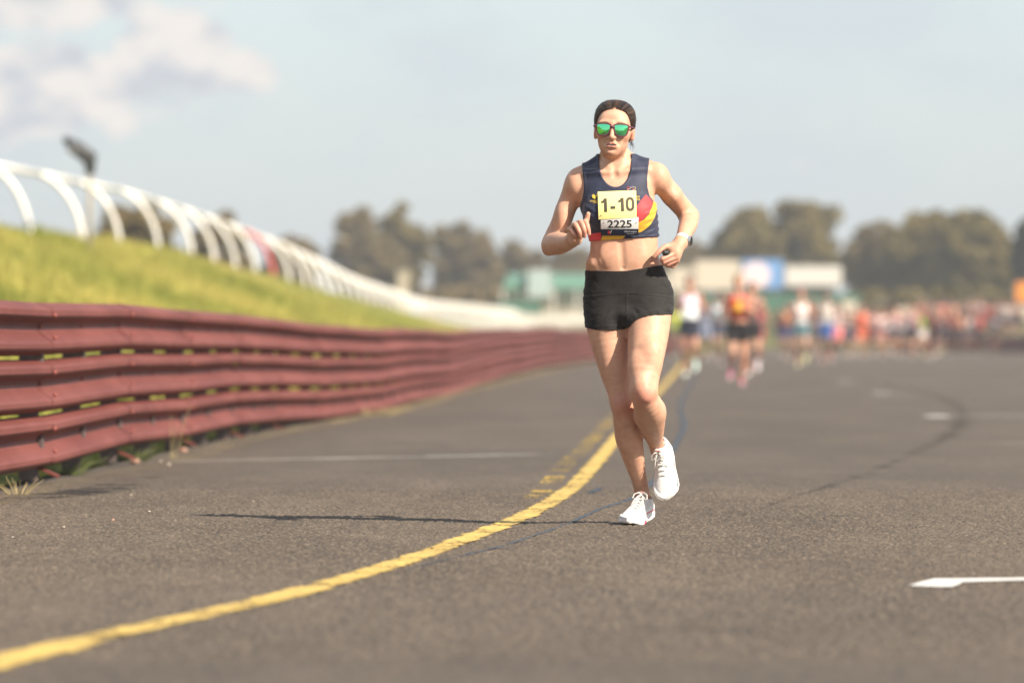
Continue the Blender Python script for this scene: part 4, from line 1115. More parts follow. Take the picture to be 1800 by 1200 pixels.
# ================================================================== THE LEADING RUNNER
S = 455.0 * 22 / 22
def Q(px, py, dy, r): return (*P(px, py, dy), r)
def runner():
    base = P(1118, 922, .08); base[2] = 0.0
    # ---------------- torso
    rows = []
    for py, x0, x1, fr, bk, cy in ((277, 1068, 1102, .040, .050, -.005), (283, 1060, 1116, .046, .058, -.002), (290, 1048, 1130, .052, .068, 0), (298, 1034, 1142, .060, .078, 0), (308, 1024, 1150, .070, .087, 0), (318, 1019, 1152, .080, .093, 0), (332, 1018, 1150, .092, .100, 0), (350, 1019, 1150, .102, .100, 0),
            (370, 1023, 1153, .106, .098, 0), (390, 1029, 1155, .104, .094, 0), (410, 1035, 1156, .098, .088, -.004), (425, 1038, 1156, .093, .084, -.006), (442, 1037, 1156, .089, .082, -.008), (458, 1033, 1159, .090, .085, -.006),
            (475, 1031, 1166, .091, .092, 0), (500, 1031, 1174, .092, .102, .004), (525, 1029, 1180, .090, .110, .006), (550, 1031, 1179, .084, .112, .006), (572, 1048, 1164, .070, .095, .006), (590, 1078, 1134, .040, .06, .0)):
        a = P(x0, py, 0); b = P(x1, py, 0); rows.append((a[2], a[0], b[0], fr, bk, 22 + cy))
    torso = [Loft(rows, k=.02, n=2.35)]
    for px in (1053, 1120): torso.append(Ell(P(px, 374, -.082), (.054, .040, .052), k=.035))
    torso.append(Ell(P(1087, 372, -.085), (.05, .026, .04), k=.03))
    # collar bones, notch, neck cords
    neck = [Tube([Q(1081, 302, .018, .058), Q(1081, 288, .014, .0530), Q(1081, 272, .022, .0500), Q(1080, 255, .026, .049)], k=.03)]
    for s in (-1, 1):
        dz = -6 if s > 0 else 2          # the shoulder on the sunny side is carried higher
        neck.append(Tube([Q(1081 + s * 8, 304, -.066, .0065), Q(1081 + s * 30, 302 + dz * .5, -.062, .007), Q(1081 + s * 56, 303 + dz, -.036, .009)], k=.024))
        neck.append(Tube([Q(1081 + s * 5, 304, -.060, .0080), Q(1081 + s * 12, 290, -.042, .0085), Q(1081 + s * 20, 268, -.004, .010)], k=.018))
        torso.append(Tube([Q(1081 + s * 24, 282 + dz * .4, .03, .024), Q(1081 + s * 44, 295 + dz, .028, .026), Q(1081 + s * 62, 305 + dz, .02, .028)], k=.035))
    neck.append(Ell(P(1081, 305, -.084), (.009, .009, .010), k=.02, sign=-1))
    # belly: navel, midline, edge of the ribs
    belly = [Tube([Q(1091, 424, -.108, .006), Q(1093, 445, -.106, .006), Q(1095, 464, -.104, .004)], k=.022, sign=-1), Ell(P(1095, 471.5, -.099), (.0075, .010, .0050), k=.010, sign=-1),
             Tube([Q(1050, 430, -.078, .007), Q(1053, 446, -.083, .006), Q(1060, 462, -.090, .004)], k=.022, sign=-1), Ell(P(1068, 448, -.080), (.030, .012, .035), k=.03), Ell(P(1118, 448, -.079), (.030, .012, .035), k=.03), Ell(P(1042, 464, -.02), (.016, .05, .018), k=.035)]
    # ---------------- arms
    armR = [Tube([Q(1030, 312, .01, .036), Q(1015, 322, .012, .041), Q(1005, 342, .02, .0405), Q(995, 368, .03, .0385), Q(985, 394, .042, .038), Q(975, 416, .045, .0385), Q(970, 430, .038, .037)], k=.03),
            Tube([Q(970, 430, .035, .036), Q(975, 429, -.005, .0415), Q(982, 428, -.05, .0430), Q(990, 427, -.10, .038), Q(998, 426, -.15, .031), Q(1003, 424, -.185, .026), Q(1007, 421, -.205, .026)], k=.02),
            Ell(P(1011, 324, -.005), (.034, .042, .050), k=.03), Ell(P(989, 385, .005), (.027, .03, .06), k=.03), Ell(P(962, 442, .05), (.013, .015, .013), k=.02)]
    armL = [Tube([Q(1138, 301, .01, .036), Q(1154, 310, .012, .041), Q(1170, 330, .04, .0405), Q(1187, 351, .09, .039), Q(1203, 369, .13, .0375), Q(1211, 379, .155, .036)], k=.03),
            Tube([Q(1211, 380, .155, .035), Q(1211, 388, .11, .0375), Q(1208, 399, .05, .0350), Q(1203, 411, -.01, .0295), Q(1199.5, 421, -.05, .0250), Q(1197, 426, -.068, .0245)], k=.02),
            Ell(P(1158, 312, -.005), (.037, .042, .050), k=.03), Ell(P(1183, 345, .05), (.028, .05, .032), k=.03)]
    def finger(*p, r=(.0092, .0088, .0082, .0072), k=.0035): return Tube([Q(*a, b) for a, b in zip(p, r)], k=k, sub=4)
    handR = [Ell(P(1012, 409, -.246), (.030, .036, .040), k=.014), Tube([Q(1005, 423, -.195, .025), Q(1010, 415, -.225, .028)], k=.015), Ell(P(1012, 423, -.250), (.022, .026, .018), k=.014), Ell(P(1018, 404, -.275), (.022, .022, .028), k=.012),
             finger((1021, 394, -.255), (1029.5, 391, -.287), (1033.5, 401, -.302), (1035.5, 411, -.300), r=(.0105, .0100, .0090, .0076)), finger((1014, 394, -.262), (1021, 391, -.302), (1026.5, 403, -.320), (1027.5, 415, -.308), r=(.0110, .0104, .0094, .0080)),
             finger((1007, 397, -.262), (1011.5, 395, -.302), (1018, 407, -.320), (1020, 418, -.305), r=(.0110, .0104, .0092, .0078)), finger((1000, 403, -.255), (1003, 403, -.290), (1009.5, 412, -.308), (1013, 419, -.294), r=(.0098, .0092, .0084, .0070)),
             finger((1018, 408, -.240), (1027, 399, -.258), (1031, 388, -.266), (1034, 376, -.270), r=(.0150, .0122, .0102, .0084), k=.010)]
    handL = [Tube([Q(1198, 425, -.062, .0245), Q(1192, 432, -.078, .025)], k=.02), Ell(P(1185, 440, -.085), (.030, .026, .026), k=.016), Ell(P(1188, 448, -.085), (.022, .026, .026), k=.014),
             finger((1184, 432, -.085), (1169, 434, -.100), (1158, 443, -.112), (1150, 451, -.112), r=(.0125, .0105, .0095, .0080), k=.010),
             finger((1187, 445, -.100), (1165, 455, -.126), (1166, 459, -.104), (1173, 457, -.092)), finger((1190, 452, -.098), (1167, 461, -.116), (1170, 464, -.094), (1178, 461, -.084)),
             finger((1191, 457, -.090), (1174, 465, -.100), (1178, 467, -.080), (1184, 463, -.074)), finger((1191, 459, -.076), (1180, 467, -.080), (1184, 468, -.064), (1189, 463, -.060), r=(.0085, .008, .0075, .0065))]
    # ---------------- legs
    thighs = [Tube([Q(1068, 522, .01, .084), Q(1067, 560, -.002, .083), Q(1070, 592, -.008, .076), Q(1076, 625, -.016, .066), Q(1083, 660, -.024, .056), Q(1089, 686, -.03, .048), Q(1093, 706, -.033, .0445)], k=.02),
              Tube([Q(1141, 520, 0, .088), Q(1142, 548, -.03, .085), Q(1139, 590, -.085, .0785), Q(1135, 630, -.135, .069), Q(1132, 664, -.172, .059), Q(1131, 686, -.192, .053)], k=.02)]
    legs = [Tube([Q(1093, 704, -.033, .0440), Q(1095, 722, -.028, .0420), Q(1098, 740, -.010, .0435), Q(1104, 764, .025, .0500), Q(1110, 788, .065, .0465), Q(1116, 814, .105, .0385), Q(1122, 836, .140, .0315), Q(1126, 852, .160, .0300), Q(1129, 868, .172, .0315)], k=.015),
            Tube([Q(1131, 688, -.192, .0515), Q(1134, 702, -.175, .0500), Q(1141, 718, -.120, .0580), Q(1144, 736, -.060, .0555), Q(1147, 753, .000, .0455), Q(1150, 768, .055, .0350), Q(1153, 779, .095, .0300), Q(1156, 790, .120, .030)], k=.015),
            Ell(P(1093, 712, -.066), (.021, .016, .026), k=.018), Ell(P(1133, 694, -.232), (.024, .018, .027), k=.020), Ell(P(1127, 676, -.222), (.022, .02, .03), k=.03),
            Ell(P(1096, 763, .022), (.018, .034, .052), k=.028), Ell(P(1114, 764, .035), (.018, .034, .050), k=.028), Ell(P(1157, 722, -.08), (.026, .05, .04), k=.022), Ell(P(1126, 728, -.07), (.022, .05, .04), k=.022),
            Ell(P(1069, 628, -.045), (.026, .03, .07), k=.03), Ell(P(1146, 625, -.175), (.035, .03, .06), k=.03), Ell(P(1120, 645, -.175), (.028, .028, .05), k=.03)]
    # ---------------- head (local: x right in the picture, y forward, z up)
    hc = P(1079.5, 226, -.03)
    yaw, roll, pit = R(5), R(3.0), R(0)
    Rz = Matrix.Rotation(yaw, 3, 'Z'); Ry = Matrix.Rotation(roll, 3, 'Y')
    # local y forward -> world -Y; keep x to the right
    B = np.array(((1, 0, 0), (0, -1, 0), (0, 0, 1)), float)
    HM = np.array(Ry @ Matrix.Rotation(-yaw, 3, 'Z')) @ B
    def H(x, y, z): return hc + HM @ np.array((x, y, z))
    def HE(c, r, k=.015, sign=1): return Ell(H(*c), r, HM, k, sign)
    def HT(pts, k=.012, sign=1): return Tube([(*H(*p[:3]), p[3]) for p in pts], k, 4, None, sign)
    head = [HE((0, -.020, .026), (.0710, .092, .0740), .02), HE((0, .022, -.022), (.0615, .066, .084), .03), HE((0, .028, -.066), (.0450, .052, .040), .026), HE((0, .068, -.0975), (.0200, .017, .0140), .022),
            HE((0, .062, .026), (.050, .022, .034), .03), HE((.030, .082, .016), (.024, .010, .008), .016), HE((-.030, .082, .016), (.024, .010, .008), .016),
            HE((.041, .060, -.026), (.020, .022, .019), .024), HE((-.041, .060, -.026), (.020, .022, .019), .024),
            HE((.032, .094, .000), (.017, .013, .011), .014, -1), HE((-.032, .094, .000), (.017, .013, .011), .014, -1), HE((.032, .070, .000), (.014, .014, .012), .006), HE((-.032, .070, .000), (.014, .014, .012), .006),
            HT([(0, .086, .014, .0085), (0, .094, -.008, .0080), (0, .103, -.026, .0086), (0, .108, -.037, .0102)], .012), HE((.0115, .097, -.0405), (.0082, .0100, .0075), .007), HE((-.0115, .097, -.0405), (.0082, .0100, .0075), .007),
            HE((.0065, .100, -.0485), (.0042, .006, .0030), .003, -1), HE((-.0065, .100, -.0485), (.0042, .006, .0030), .003, -1),
            HE((0, .076, -.066), (.030, .017, .028), .024), HE((0, .0920, -.0615), (.0200, .0065, .0046), .007), HE((0, .0905, -.0740), (.0170, .0075, .0058), .007), HE((0, .0960, -.0675), (.0160, .0120, .0030), .003, -1),
            HT([(0, .098, -.051, .0022), (0, .100, -.058, .0026)], .006, -1), HE((0, .093, -.0850), (.016, .006, .0045), .012, -1),
            HT([(.017, .099, -.046, .0018), (.024, .0925, -.055, .0018), (.028, .087, -.062, .0010)], .014, -1), HT([(-.017, .099, -.046, .0018), (-.024, .0925, -.055, .0018), (-.028, .087, -.062, .0010)], .014, -1),
            HE((.0730, -.008, -.012), (.0085, .019, .027), .008), HE((-.0720, -.008, -.012), (.0070, .019, .027), .008), HE((.084, .000, -.008), (.0065, .012, .018), .005, -1), HE((-.084, .000, -.008), (.0065, .012, .018), .005, -1),
            HE((.0715, -.003, -.036), (.0065, .009, .009), .008), HE((-.0700, -.003, -.036), (.0055, .009, .009), .008)]
    root = empty("person", base)
    tag(root, "leading runner with green mirrored sunglasses, number bib, navy crop top and black shorts", "person")
    # ---------------- one continuous body
    lo = np.array((P(940, 0)[0], 21.62, .0)); hi = np.array((P(1245, 0)[0], 22.30, 1.70))
    body_prims = torso + neck + belly + armR + armL + thighs + legs + head + handR + handL
    f = Field(lo, hi, .0029).add_all(body_prims)
    V, Fq = f.extract(); del f
    me = mesh_from("body", V - base, Fq, True)
    # skin colouring: a redder tone where the blood shows, lips, teeth
    col = np.tile(np.array((0.595, 0.338, 0.224)), (len(V), 1))
    def blend(c, r, tint, amt):
        nonlocal col
        d = np.sqrt((((V - np.asarray(c)) / np.asarray(r)) ** 2).sum(1)); w = (np.clip(1.25 - d, 0, 1) * amt)[:, None]
        col = col * (1 - w) + np.array(tint) * w
    red = (0.56, 0.225, 0.165)
    blend(P(1093, 714, -.07), (.045, .05, .055), red, .75); blend(P(1133, 696, -.235), (.045, .05, .055), red, .85)
    for s in (-1, 1): blend(H(s * .042, .07, -.028), (.028, .03, .024), red, .55); blend(H(s * .074, -.005, -.015), (.015, .03, .04), red, .6)
    blend(H(0, .112, -.037), (.018, .018, .016), red, .5); blend(H(0, .07, -.098), (.03, .03, .02), red, .25)
    for p in ((1028, 400, -.30), (1016, 408, -.30)): blend(P(*p), (.04, .04, .045), red, .55)
    for p in ((1170, 455, -.11), (1180, 460, -.09), (1160, 446, -.11)): blend(P(*p), (.035, .04, .035), red, .55)
    blend(P(962, 440, .05), (.03, .04, .03), red, .5)
    lo_ = (V - hc) @ HM
    lip = ((np.abs(lo_[:, 0]) / .0195) ** 2 + ((lo_[:, 2] + .0675) / .0105) ** 2 < 1) & (lo_[:, 1] > .085)
    col[lip] = col[lip] * .35 + np.array((.46, .16, .14)) * .65
    mouth = ((lo_[:, 0] / .0185) ** 2 + ((lo_[:, 2] + .0672) / .0036) ** 2 < 1.0) & (lo_[:, 1] < .0955) & (lo_[:, 1] > .07)
    col[mouth] = (.55, .50, .45)
    corner = mouth & (np.abs(lo_[:, 0]) > .012); col[corner] = (.10, .035, .03)
    brow = (np.abs(np.abs(lo_[:, 0]) - .033) < .018) & (np.abs(lo_[:, 2] - .020 + .25 * np.abs(np.abs(lo_[:, 0]) - .03)) < .004) & (lo_[:, 1] > .06)
    col[brow] = col[brow] * .45 + np.array((.07, .04, .03)) * .55
    set_color(me, 'tint', col)
    link("body", me, skin_mat("skin"), root)
    # ---------------- hair, combed straight back
    hf = Field(hc - .16, hc + .16, .0022)
    for p in (HE((0, -.022, .032), (.0795, .101, .0775), .012), HE((.026, -.022, .040), (.054, .094, .0655), .02), HE((-.026, -.022, .040), (.054, .094, .0655), .02), HE((0, -.060, -.020), (.072, .062, .060), .03), HE((0, -.125, .000), (.036, .036, .036), .02), HE((.070, -.030, .008), (.010, .034, .032), .016), HE((-.070, -.026, .004), (.010, .034, .036), .016)): hf.add(p)
    X, Y, Z = hf.grid(); X, Y, Z = np.broadcast_arrays(X, Y, Z)
    l = np.stack((X - hc[0], Y - hc[1], Z - hc[2]), -1).astype(np.float32) @ HM.astype(np.float32)
    phi = np.arctan2(l[..., 0], l[..., 2] + .03); rad = np.sqrt(l[..., 0] ** 2 + (l[..., 2] + .03) ** 2)
    ridge = .00045 * np.sin(phi * 83 + 3 * np.sin(phi * 9) + l[..., 1] * 30) + .0004 * np.sin(phi * 31 + 1.3 + l[..., 1] * 18 + np.sin(phi * 5)) + .0003 * np.sin(phi * 131 + l[..., 1] * 45)
    hf.d = (hf.d + ridge + .0065).astype(np.float32)
    face_cut = (np.abs(l[..., 0] / .0600) ** 4.5 + np.abs((l[..., 2] + .012) / (.0825 + .007 * np.exp(-((l[..., 0] - .006) / .018) ** 2))) ** 4.5) ** (1 / 4.5) - 1 + .012 * np.sin(phi * 24) * (phi * phi < 2)
    face_cut = np.maximum(face_cut * .06, -(l[..., 1] - .004 - .25 * np.maximum(0, l[..., 2])))          # only the front
    hf.d = -smin(-hf.d, face_cut.astype(np.float32) - .0105, .012)
    ear = np.sqrt(((np.abs(l[..., 0]) - .085) / .03) ** 2 + ((l[..., 1] + .004) / .019) ** 2 + ((l[..., 2] + .022) / .026) ** 2) - 1
    hf.d = np.maximum(hf.d, -(ear * .019)); hf.d = np.maximum(hf.d, -.075 - l[..., 2] + np.maximum(0, l[..., 1]) * 1.0).astype(np.float32)
    hf.d = hf.d.astype(np.float32)
    Vh, Fh = hf.extract(); del l, phi, rad, ridge, face_cut, ear
    hm = Mat("dark_brown_hair"); hm.set(Roughness=0.5); hm.b.inputs['Specular IOR Level'].default_value = 0.35
    hm.color(hm.mix(hm.ramp(hm.noise(hm.coord((1, .2, 1)), 120.0, 4.0, .7), .35, .7), (0.010, 0.006, 0.0045), (0.050, 0.029, 0.020)))
    hair = link("hair", mesh_from("hair", Vh - base, Fh, True), hm.m, root)
    r = np.random.default_rng(3)
    # strands combed back from the hairline over the shell
    SV, SF, SH = [], [], []
    def strand(pts, rad, sh=.3):
        SH.extend([sh] * (3 * len(pts)))
        b_ = len(SV); m_ = len(pts)
        for i, p in enumerate(pts):
            t = pts[min(i + 1, m_ - 1)] - pts[max(i - 1, 0)]; t = t / (np.linalg.norm(t) + 1e-9)
            a_ = np.cross(t, (0.3, .2, .93)); a_ /= np.linalg.norm(a_) + 1e-9; c_ = np.cross(t, a_)
            for q in range(3): SV.append(p + (a_ * math.cos(q * 2.094) + c_ * math.sin(q * 2.094)) * rad[i])
        for i in range(m_ - 1):
            for q in range(3): SF.append((b_ + i * 3 + q, b_ + i * 3 + (q + 1) % 3, b_ + i * 3 + 3 + (q + 1) % 3, b_ + i * 3 + 3 + q))
    def shell(phi, y, k_): 
        w_ = math.sqrt(max(0.02, 1 - ((y + .022) / .101) ** 2)) * k_
        e_ = .84; sn, cs = math.sin(phi), math.cos(phi)
        return math.copysign(abs(sn) ** e_, sn) * .0800 * w_, .032 + math.copysign(abs(cs) ** e_, cs) * .0790 * w_
    for i in range(2100):
        phi = r.uniform(-2.40, 2.40); y = .078
        while y > -.02:
            x, z = shell(phi, y, 1.0)
            if (abs(x / .0590) ** 4.5 + abs((z + .012) / .0825) ** 4.5) ** (1 / 4.5) > 1 + r.normal() * .014: break
            y -= .003
        y -= abs(r.normal()) * (.010 + .022 * math.exp(-((phi - .10) / .24) ** 2))
        lift = r.uniform(-.004, .012); wob = r.normal() * .05; pts = []; far_ = r.uniform(.6, 1.0)
        fly = r.random() < .012
        for j in range(7):
            t = j / 6
            yy = y + (-.112 - y) * t * far_
            kx = .962 + min(t * 5, 1) * .038 + lift * math.sin(t * 3) + (.05 * math.sin(t * 3.0) if fly else 0)
            x, z = shell(phi + wob * t + .02 * math.sin(t * 7 + i), yy, kx)
            pts.append(H(x, yy, z) - base)
        strand(pts, [.0004, .0008, .0009, .0009, .0009, .0008, .0004] if not fly else [.0003] * 7, float(np.clip(.42 + .38 * math.sin(phi * 9.0 + 1.0) * math.sin(phi * 4.1 + .4) + .22 * math.sin(phi * 23) + r.normal() * .16, 0, 1)))
    for i in range(16):
        p0 = H(.060 + r.uniform(-.006, .006), -.035 + r.uniform(-.02, .01), -.046 + r.uniform(-.012, .01)) - base; d_ = np.array((r.uniform(.002, .016), 0, -r.uniform(.012, .030)))
        strand([p0, p0 + d_ * .4 + np.array((.004, 0, 0)), p0 + d_ * .8 + np.array((.004, 0, 0)), p0 + d_], [.0008, .0007, .0005, .0002])
    o = link("loose_strands", mesh_from("loose_strands", np.array(SV), np.array(SF), True), None, hair); o['kind'] = 'stuff'
    sm_ = Mat("hair_strands"); sm_.set(Roughness=0.42); sm_.b.inputs['Specular IOR Level'].default_value = 0.5
    sm_.color(sm_.mix(sm_.attr('shade').outputs['Fac'], (0.006, 0.004, 0.003), (0.095, 0.055, 0.036))); set_float(o.data, 'shade', SH); o.data.materials.append(sm_.m)
    # ---------------- crop top, cut from the torso's own surface
    lo = np.array((P(1000, 0)[0], 21.82, P(0, 445)[2])); hi = np.array((P(1180, 0)[0], 22.16, P(0, 270)[2]))
    tf = Field(lo, hi, .0022).add_all(torso + neck + [armR[0], armR[2], armL[0], armL[2]])
    tf.add(Ell(P(1087, 382, -.090), (.075, .030, .045), k=.04))
    X, Y, Z = tf.grid()
    XX = 900 + X * F / Y; ZZ = HORIZON - (Z - CAM_H) * F / Y          # the cutting pattern is drawn in picture units on the body, metres apart by 1/455
    XX = 900 + X * 455.0; ZZ = HORIZON - (Z - CAM_H) * 455.0
    def smooth_open(p): return [tuple(q) for q in catmull(p, 4)]
    def smooth_closed(p): return [tuple(q) for q in catmull(list(p) + [p[0]], 4)[:-1]]
    left = poly_sdf(XX, ZZ, [(1022, 270), (1023.5, 300), (1026, 320), (1026, 335), (1023, 350), (1017.5, 365), (1013, 368), (1011, 450), (940, 450), (940, 270)]) / 455
    right = poly_sdf(XX, ZZ, [(1143, 270), (1139, 297), (1137, 315), (1137.5, 330), (1141, 345), (1149, 355), (1159, 359), (1168, 362), (1172, 450), (1240, 450), (1240, 270)]) / 455
    nk = poly_sdf(XX, ZZ, [(1052, 265), (1053, 285)] + smooth_open([(1053, 288), (1055, 302), (1060, 315), (1069, 325.5), (1080, 329.5), (1092, 326.5), (1101.5, 316), (1107, 302), (1109, 288)]) + [(1109, 285), (1110, 265)]) / 455
    hem = (ZZ - np.interp(XX, [1025, 1033, 1060, 1090, 1130, 1160], [425.5, 424.5, 423, 421, 418.5, 416])) / 455
    cut = np.maximum(np.maximum(-left, -right), np.maximum(-nk, hem))
    tb = Field(lo, hi, .0022).add_all(torso); tb.add(Ell(P(1087, 382, -.090), (.075, .030, .045), k=.04))
    wgt = np.clip((ZZ - 346) / 8, 0, 1); tf.d = (tf.d * (1 - wgt) + tb.d * wgt).astype(np.float32); del tb
    bind = .0016 * (np.exp(-((cut + .005) / .0035) ** 2))
    wr = .0016 * np.sin((ZZ * .55 + XX * .22)) * np.clip((XX - 1128) / 14, 0, 1) * np.clip((ZZ - 362) / 12, 0, 1) + .0012 * np.sin(ZZ * .5 - XX * .3) * np.clip((1052 - XX) / 14, 0, 1) * np.clip((ZZ - 350) / 20, 0, 1)
    tf.d = np.maximum(tf.d - .0048 - bind + wr, cut).astype(np.float32)
    front = np.argmax(tf.d < 0, axis=1); hit = (tf.d < 0).any(axis=1); fy = tf.ax[1][front]
    Vt, Ft = tf.extract()
    me = mesh_from("crop_top", Vt - base, Ft, True)
    tx = 900 + Vt[:, 0] * 455.0; tz = HORIZON - (Vt[:, 2] - CAM_H) * 455.0
    fr = Vt[:, 1] < 22.02
    redp = poly_sdf(tx, tz, [(1134.5, 343), (1127, 352), (1118, 364), (1112, 374), (1112, 397)] + smooth_open([(1112, 397), (1121, 392), (1130, 386), (1139, 376), (1145, 366), (1148, 357)]) + [(1141, 349)])
    yelp = poly_sdf(tx, tz, [(1147, 358), (1140, 377), (1131, 387), (1112, 397)] + smooth_open([(1112, 410), (1122, 409.5), (1130, 406), (1140, 398), (1149, 385), (1154, 370), (1157, 360)]) + [(1165, 352), (1160, 345), (1150, 352)])
    redb = poly_sdf(tx, tz, [(1000, 413), (1032, 412), (1060, 409), (1056, 418), (1052, 440), (1000, 440)])
    yelb = poly_sdf(tx, tz, [(1060, 412), (1058, 417), (1052, 430), (1085, 430), (1098, 416), (1100, 410)])
    far = np.where(fr, 0, 50)
    set_float(me, 'red', np.minimum(redp, redb) + far); set_float(me, 'yellow', np.minimum(yelp, yelb) + far)
    ct = Mat("navy_running_fabric"); ct.set(Roughness=0.62); ct.b.inputs['Specular IOR Level'].default_value = 0.35; ct.b.inputs['Sheen Weight'].default_value = 0.15
    v = ct.coord()
    c = ct.mix(ct.ramp(ct.noise(v, 30.0, 3.0), .3, .7), (0.017, 0.021, 0.046), (0.024, 0.029, 0.060))
    c = ct.mix(ct.ramp(ct.attr('yellow').outputs['Fac'], -.5, .5, 1, 0), c, (0.72, 0.42, 0.035)); c = ct.mix(ct.ramp(ct.attr('red').outputs['Fac'], -.5, .5, 1, 0), c, (0.58, 0.045, 0.050))
    ct.color(c); ct.bump(ct.noise(v, 900.0, 1.0), .25, .0006)
    top = link("crop_top", me, ct.m, root)
    # stitched seams along neck and arm openings
    seam_m = plain("seam_thread", (0.045, 0.050, 0.085), .7)
    # front surface of the top as a smooth sheet for bibs and prints
    ii, kk = np.nonzero(hit); xs = tf.ax[0][ii]; zs = tf.ax[2][kk]; yy = fy[ii, kk]
    def surf(px0, px1, py0, py1, off):
        sel = (900 + xs * 455 > px0 - 3) & (900 + xs * 455 < px1 + 3) & (HORIZON - (zs - CAM_H) * 455 > py0 - 3) & (HORIZON - (zs - CAM_H) * 455 < py1 + 3)
        cx, cz = (px0 + px1) / 2, (py0 + py1) / 2
        u = (900 + xs[sel] * 455 - cx) / 30; w = (HORIZON - (zs[sel] - CAM_H) * 455 - cz) / 30
        A = np.stack((np.ones_like(u), u, w, u * u, u * w, w * w), 1); c_, *_ = np.linalg.lstsq(A, yy[sel], rcond=None)
        dev = (yy[sel] - A @ c_).min()
        def g(px, py):
            a = (px - cx) / 30; b = (py - cz) / 30
            y = c_ @ np.array((1, a, b, a * a, a * b, b * b)) + dev - off
            return np.array(((px - 900) / 455, y, CAM_H - (py - HORIZON) / 455))
        return g
    def sheet(name, corners, g, mat, parent, n=9, th=.0007, push=0.0):
        c0, c1, c2, c3 = [np.array(q, float) for q in corners]       # tl, tr, br, bl
        V = []
        for t in (push, push + th):
            for j in range(n):
                for i in range(n):
                    u, w = i / (n - 1), j / (n - 1)
                    p = c0 * (1 - u) * (1 - w) + c1 * u * (1 - w) + c2 * u * w + c3 * (1 - u) * w
                    q = g(*p); V.append(q - base - np.array((0, t, 0)))
        Fc = []
        for j in range(n - 1):
            for i in range(n - 1):
                a = j * n + i; Fc.append((a, a + 1, a + n + 1, a + n)); b = a + n * n; Fc.append((b, b + n, b + n + 1, b + 1))
        rim = [i for i in range(n)] + [(j + 1) * n - 1 for j in range(1, n)] + [n * n - 1 - i for i in range(1, n)] + [(n - 1 - j) * n for j in range(1, n - 1)]
        m_ = len(rim)
        for i in range(m_): a, b = rim[i], rim[(i + 1) % m_]; Fc.append((a, a + n * n, b + n * n, b))
        return link(name, mesh_from(name, V, Fc, False), mat, parent)
    def text(name, body, px, py, w, h, g, mat, parent, bold=0.0, push=.0020, tilt=0.0):
        cu = bpy.data.curves.new(name, 'FONT'); cu.body = body; cu.offset = bold; cu.resolution_u = 4
        to = bpy.data.objects.new(name, cu); C.objects.link(to)
        dg = bpy.context.evaluated_depsgraph_get(); dg.update()
        me = bpy.data.meshes.new_from_object(to.evaluated_get(dg)); C.objects.unlink(to); bpy.data.objects.remove(to)
        bm = bmesh.new(); bm.from_mesh(me); bmesh.ops.triangulate(bm, faces=bm.faces[:])
        [bmesh.ops.subdivide_edges(bm, edges=[e for e in bm.edges if e.calc_length() > .16], cuts=1) and bmesh.ops.triangulate(bm, faces=bm.faces[:]) for _ in range(3)]; bm.to_mesh(me); bm.free()
        co = np.empty(len(me.vertices) * 3); me.vertices.foreach_get('co', co); co = co.reshape(-1, 3)
        mn, mx = co.min(0), co.max(0); k_ = (co - mn) / np.maximum(mx - mn, 1e-6)
        out = np.empty_like(co)
        for i, q in enumerate(k_):
            x = (q[0] - .5) * w; y = (.5 - q[1]) * h
            out[i] = g(px + x - y * tilt, py + y + x * tilt) - base - np.array((0, push, 0))
        me.vertices.foreach_set('co', out.ravel()); me.materials.clear(); me.update()
        return link(name, me, mat, parent)
    paper_y = plain("yellow_bib_paper", lin(248, 230, 146), .7, .03, 8); paper_w = plain("white_bib_paper", (0.80, 0.78, 0.75), .7, .02, 8); ink = plain("dark_bib_ink", lin(70, 62, 48), .7, .05); ink2 = plain("black_bib_ink", lin(46, 46, 50), .7, .05)
    navyp = plain("navy_bib_print", lin(32, 44, 68), .6, .05); whitep = plain("white_print", (0.78, .78, .78), .6, .02); redprint = plain("red_print", lin(206, 50, 60), .6, .05); goldp = plain("gold_print", lin(232, 190, 70), .6, .05)
    g = surf(1050, 1121, 336, 415, .0012)
    b1 = sheet("race_bib", [(1055, 384.5), (1121, 383), (1121, 415), (1055.5, 415)], g, paper_w, top); b1['label'] = "white number bib with a navy lower band"
    sheet("printed_band", [(1055.3, 404), (1121, 403.6), (1121, 415), (1055.5, 415)], g, navyp, b1, push=.0012, th=.0004)
    text("lettering", "2225", 1088, 395, 42.5, 13.6, g, ink2, b1, .022, .0011, -.008)
    text("lettering", "athsvic.org.au", 1107, 408.2, 21.5, 3.6, g, whitep, b1, .012, .0020)
    text("lettering", "ATHLETICS VICTORIA", 1107, 411.8, 14, 1.5, g, whitep, b1, .0, .0020)
    def logo(px, py, s, wing, bird, g, parent, push):
        n = 12
        def blob(pts, m, nm):
            V = [g(px + x * s, py + y * s) - base - np.array((0, push, 0)) for x, y in pts]; link(nm, mesh_from(nm, V, [tuple(range(len(pts)))[::-1]]), m, parent)
        blob([(-1, -.2), (-.5, -.75), (-.05, -.35), (.1, .5), (.5, .75), (-.2, .9), (-.8, .55)], wing, "emblem_wing")
        blob([(-.1, -.3), (.25, -.1), (.75, -.95), (.95, -.9), (.55, .1), (.25, .55), (.1, .2)], bird, "emblem_bird")
    logo(1071, 409, 4.2, redprint, whitep, g, b1, .0021)
    b2 = sheet("race_bib", [(1050, 338.3), (1117, 335.8), (1117.5, 383.5), (1051.2, 387)], g, paper_y, top, push=.0014); b2['label'] = "yellow bib reading 1-10 over the white one"
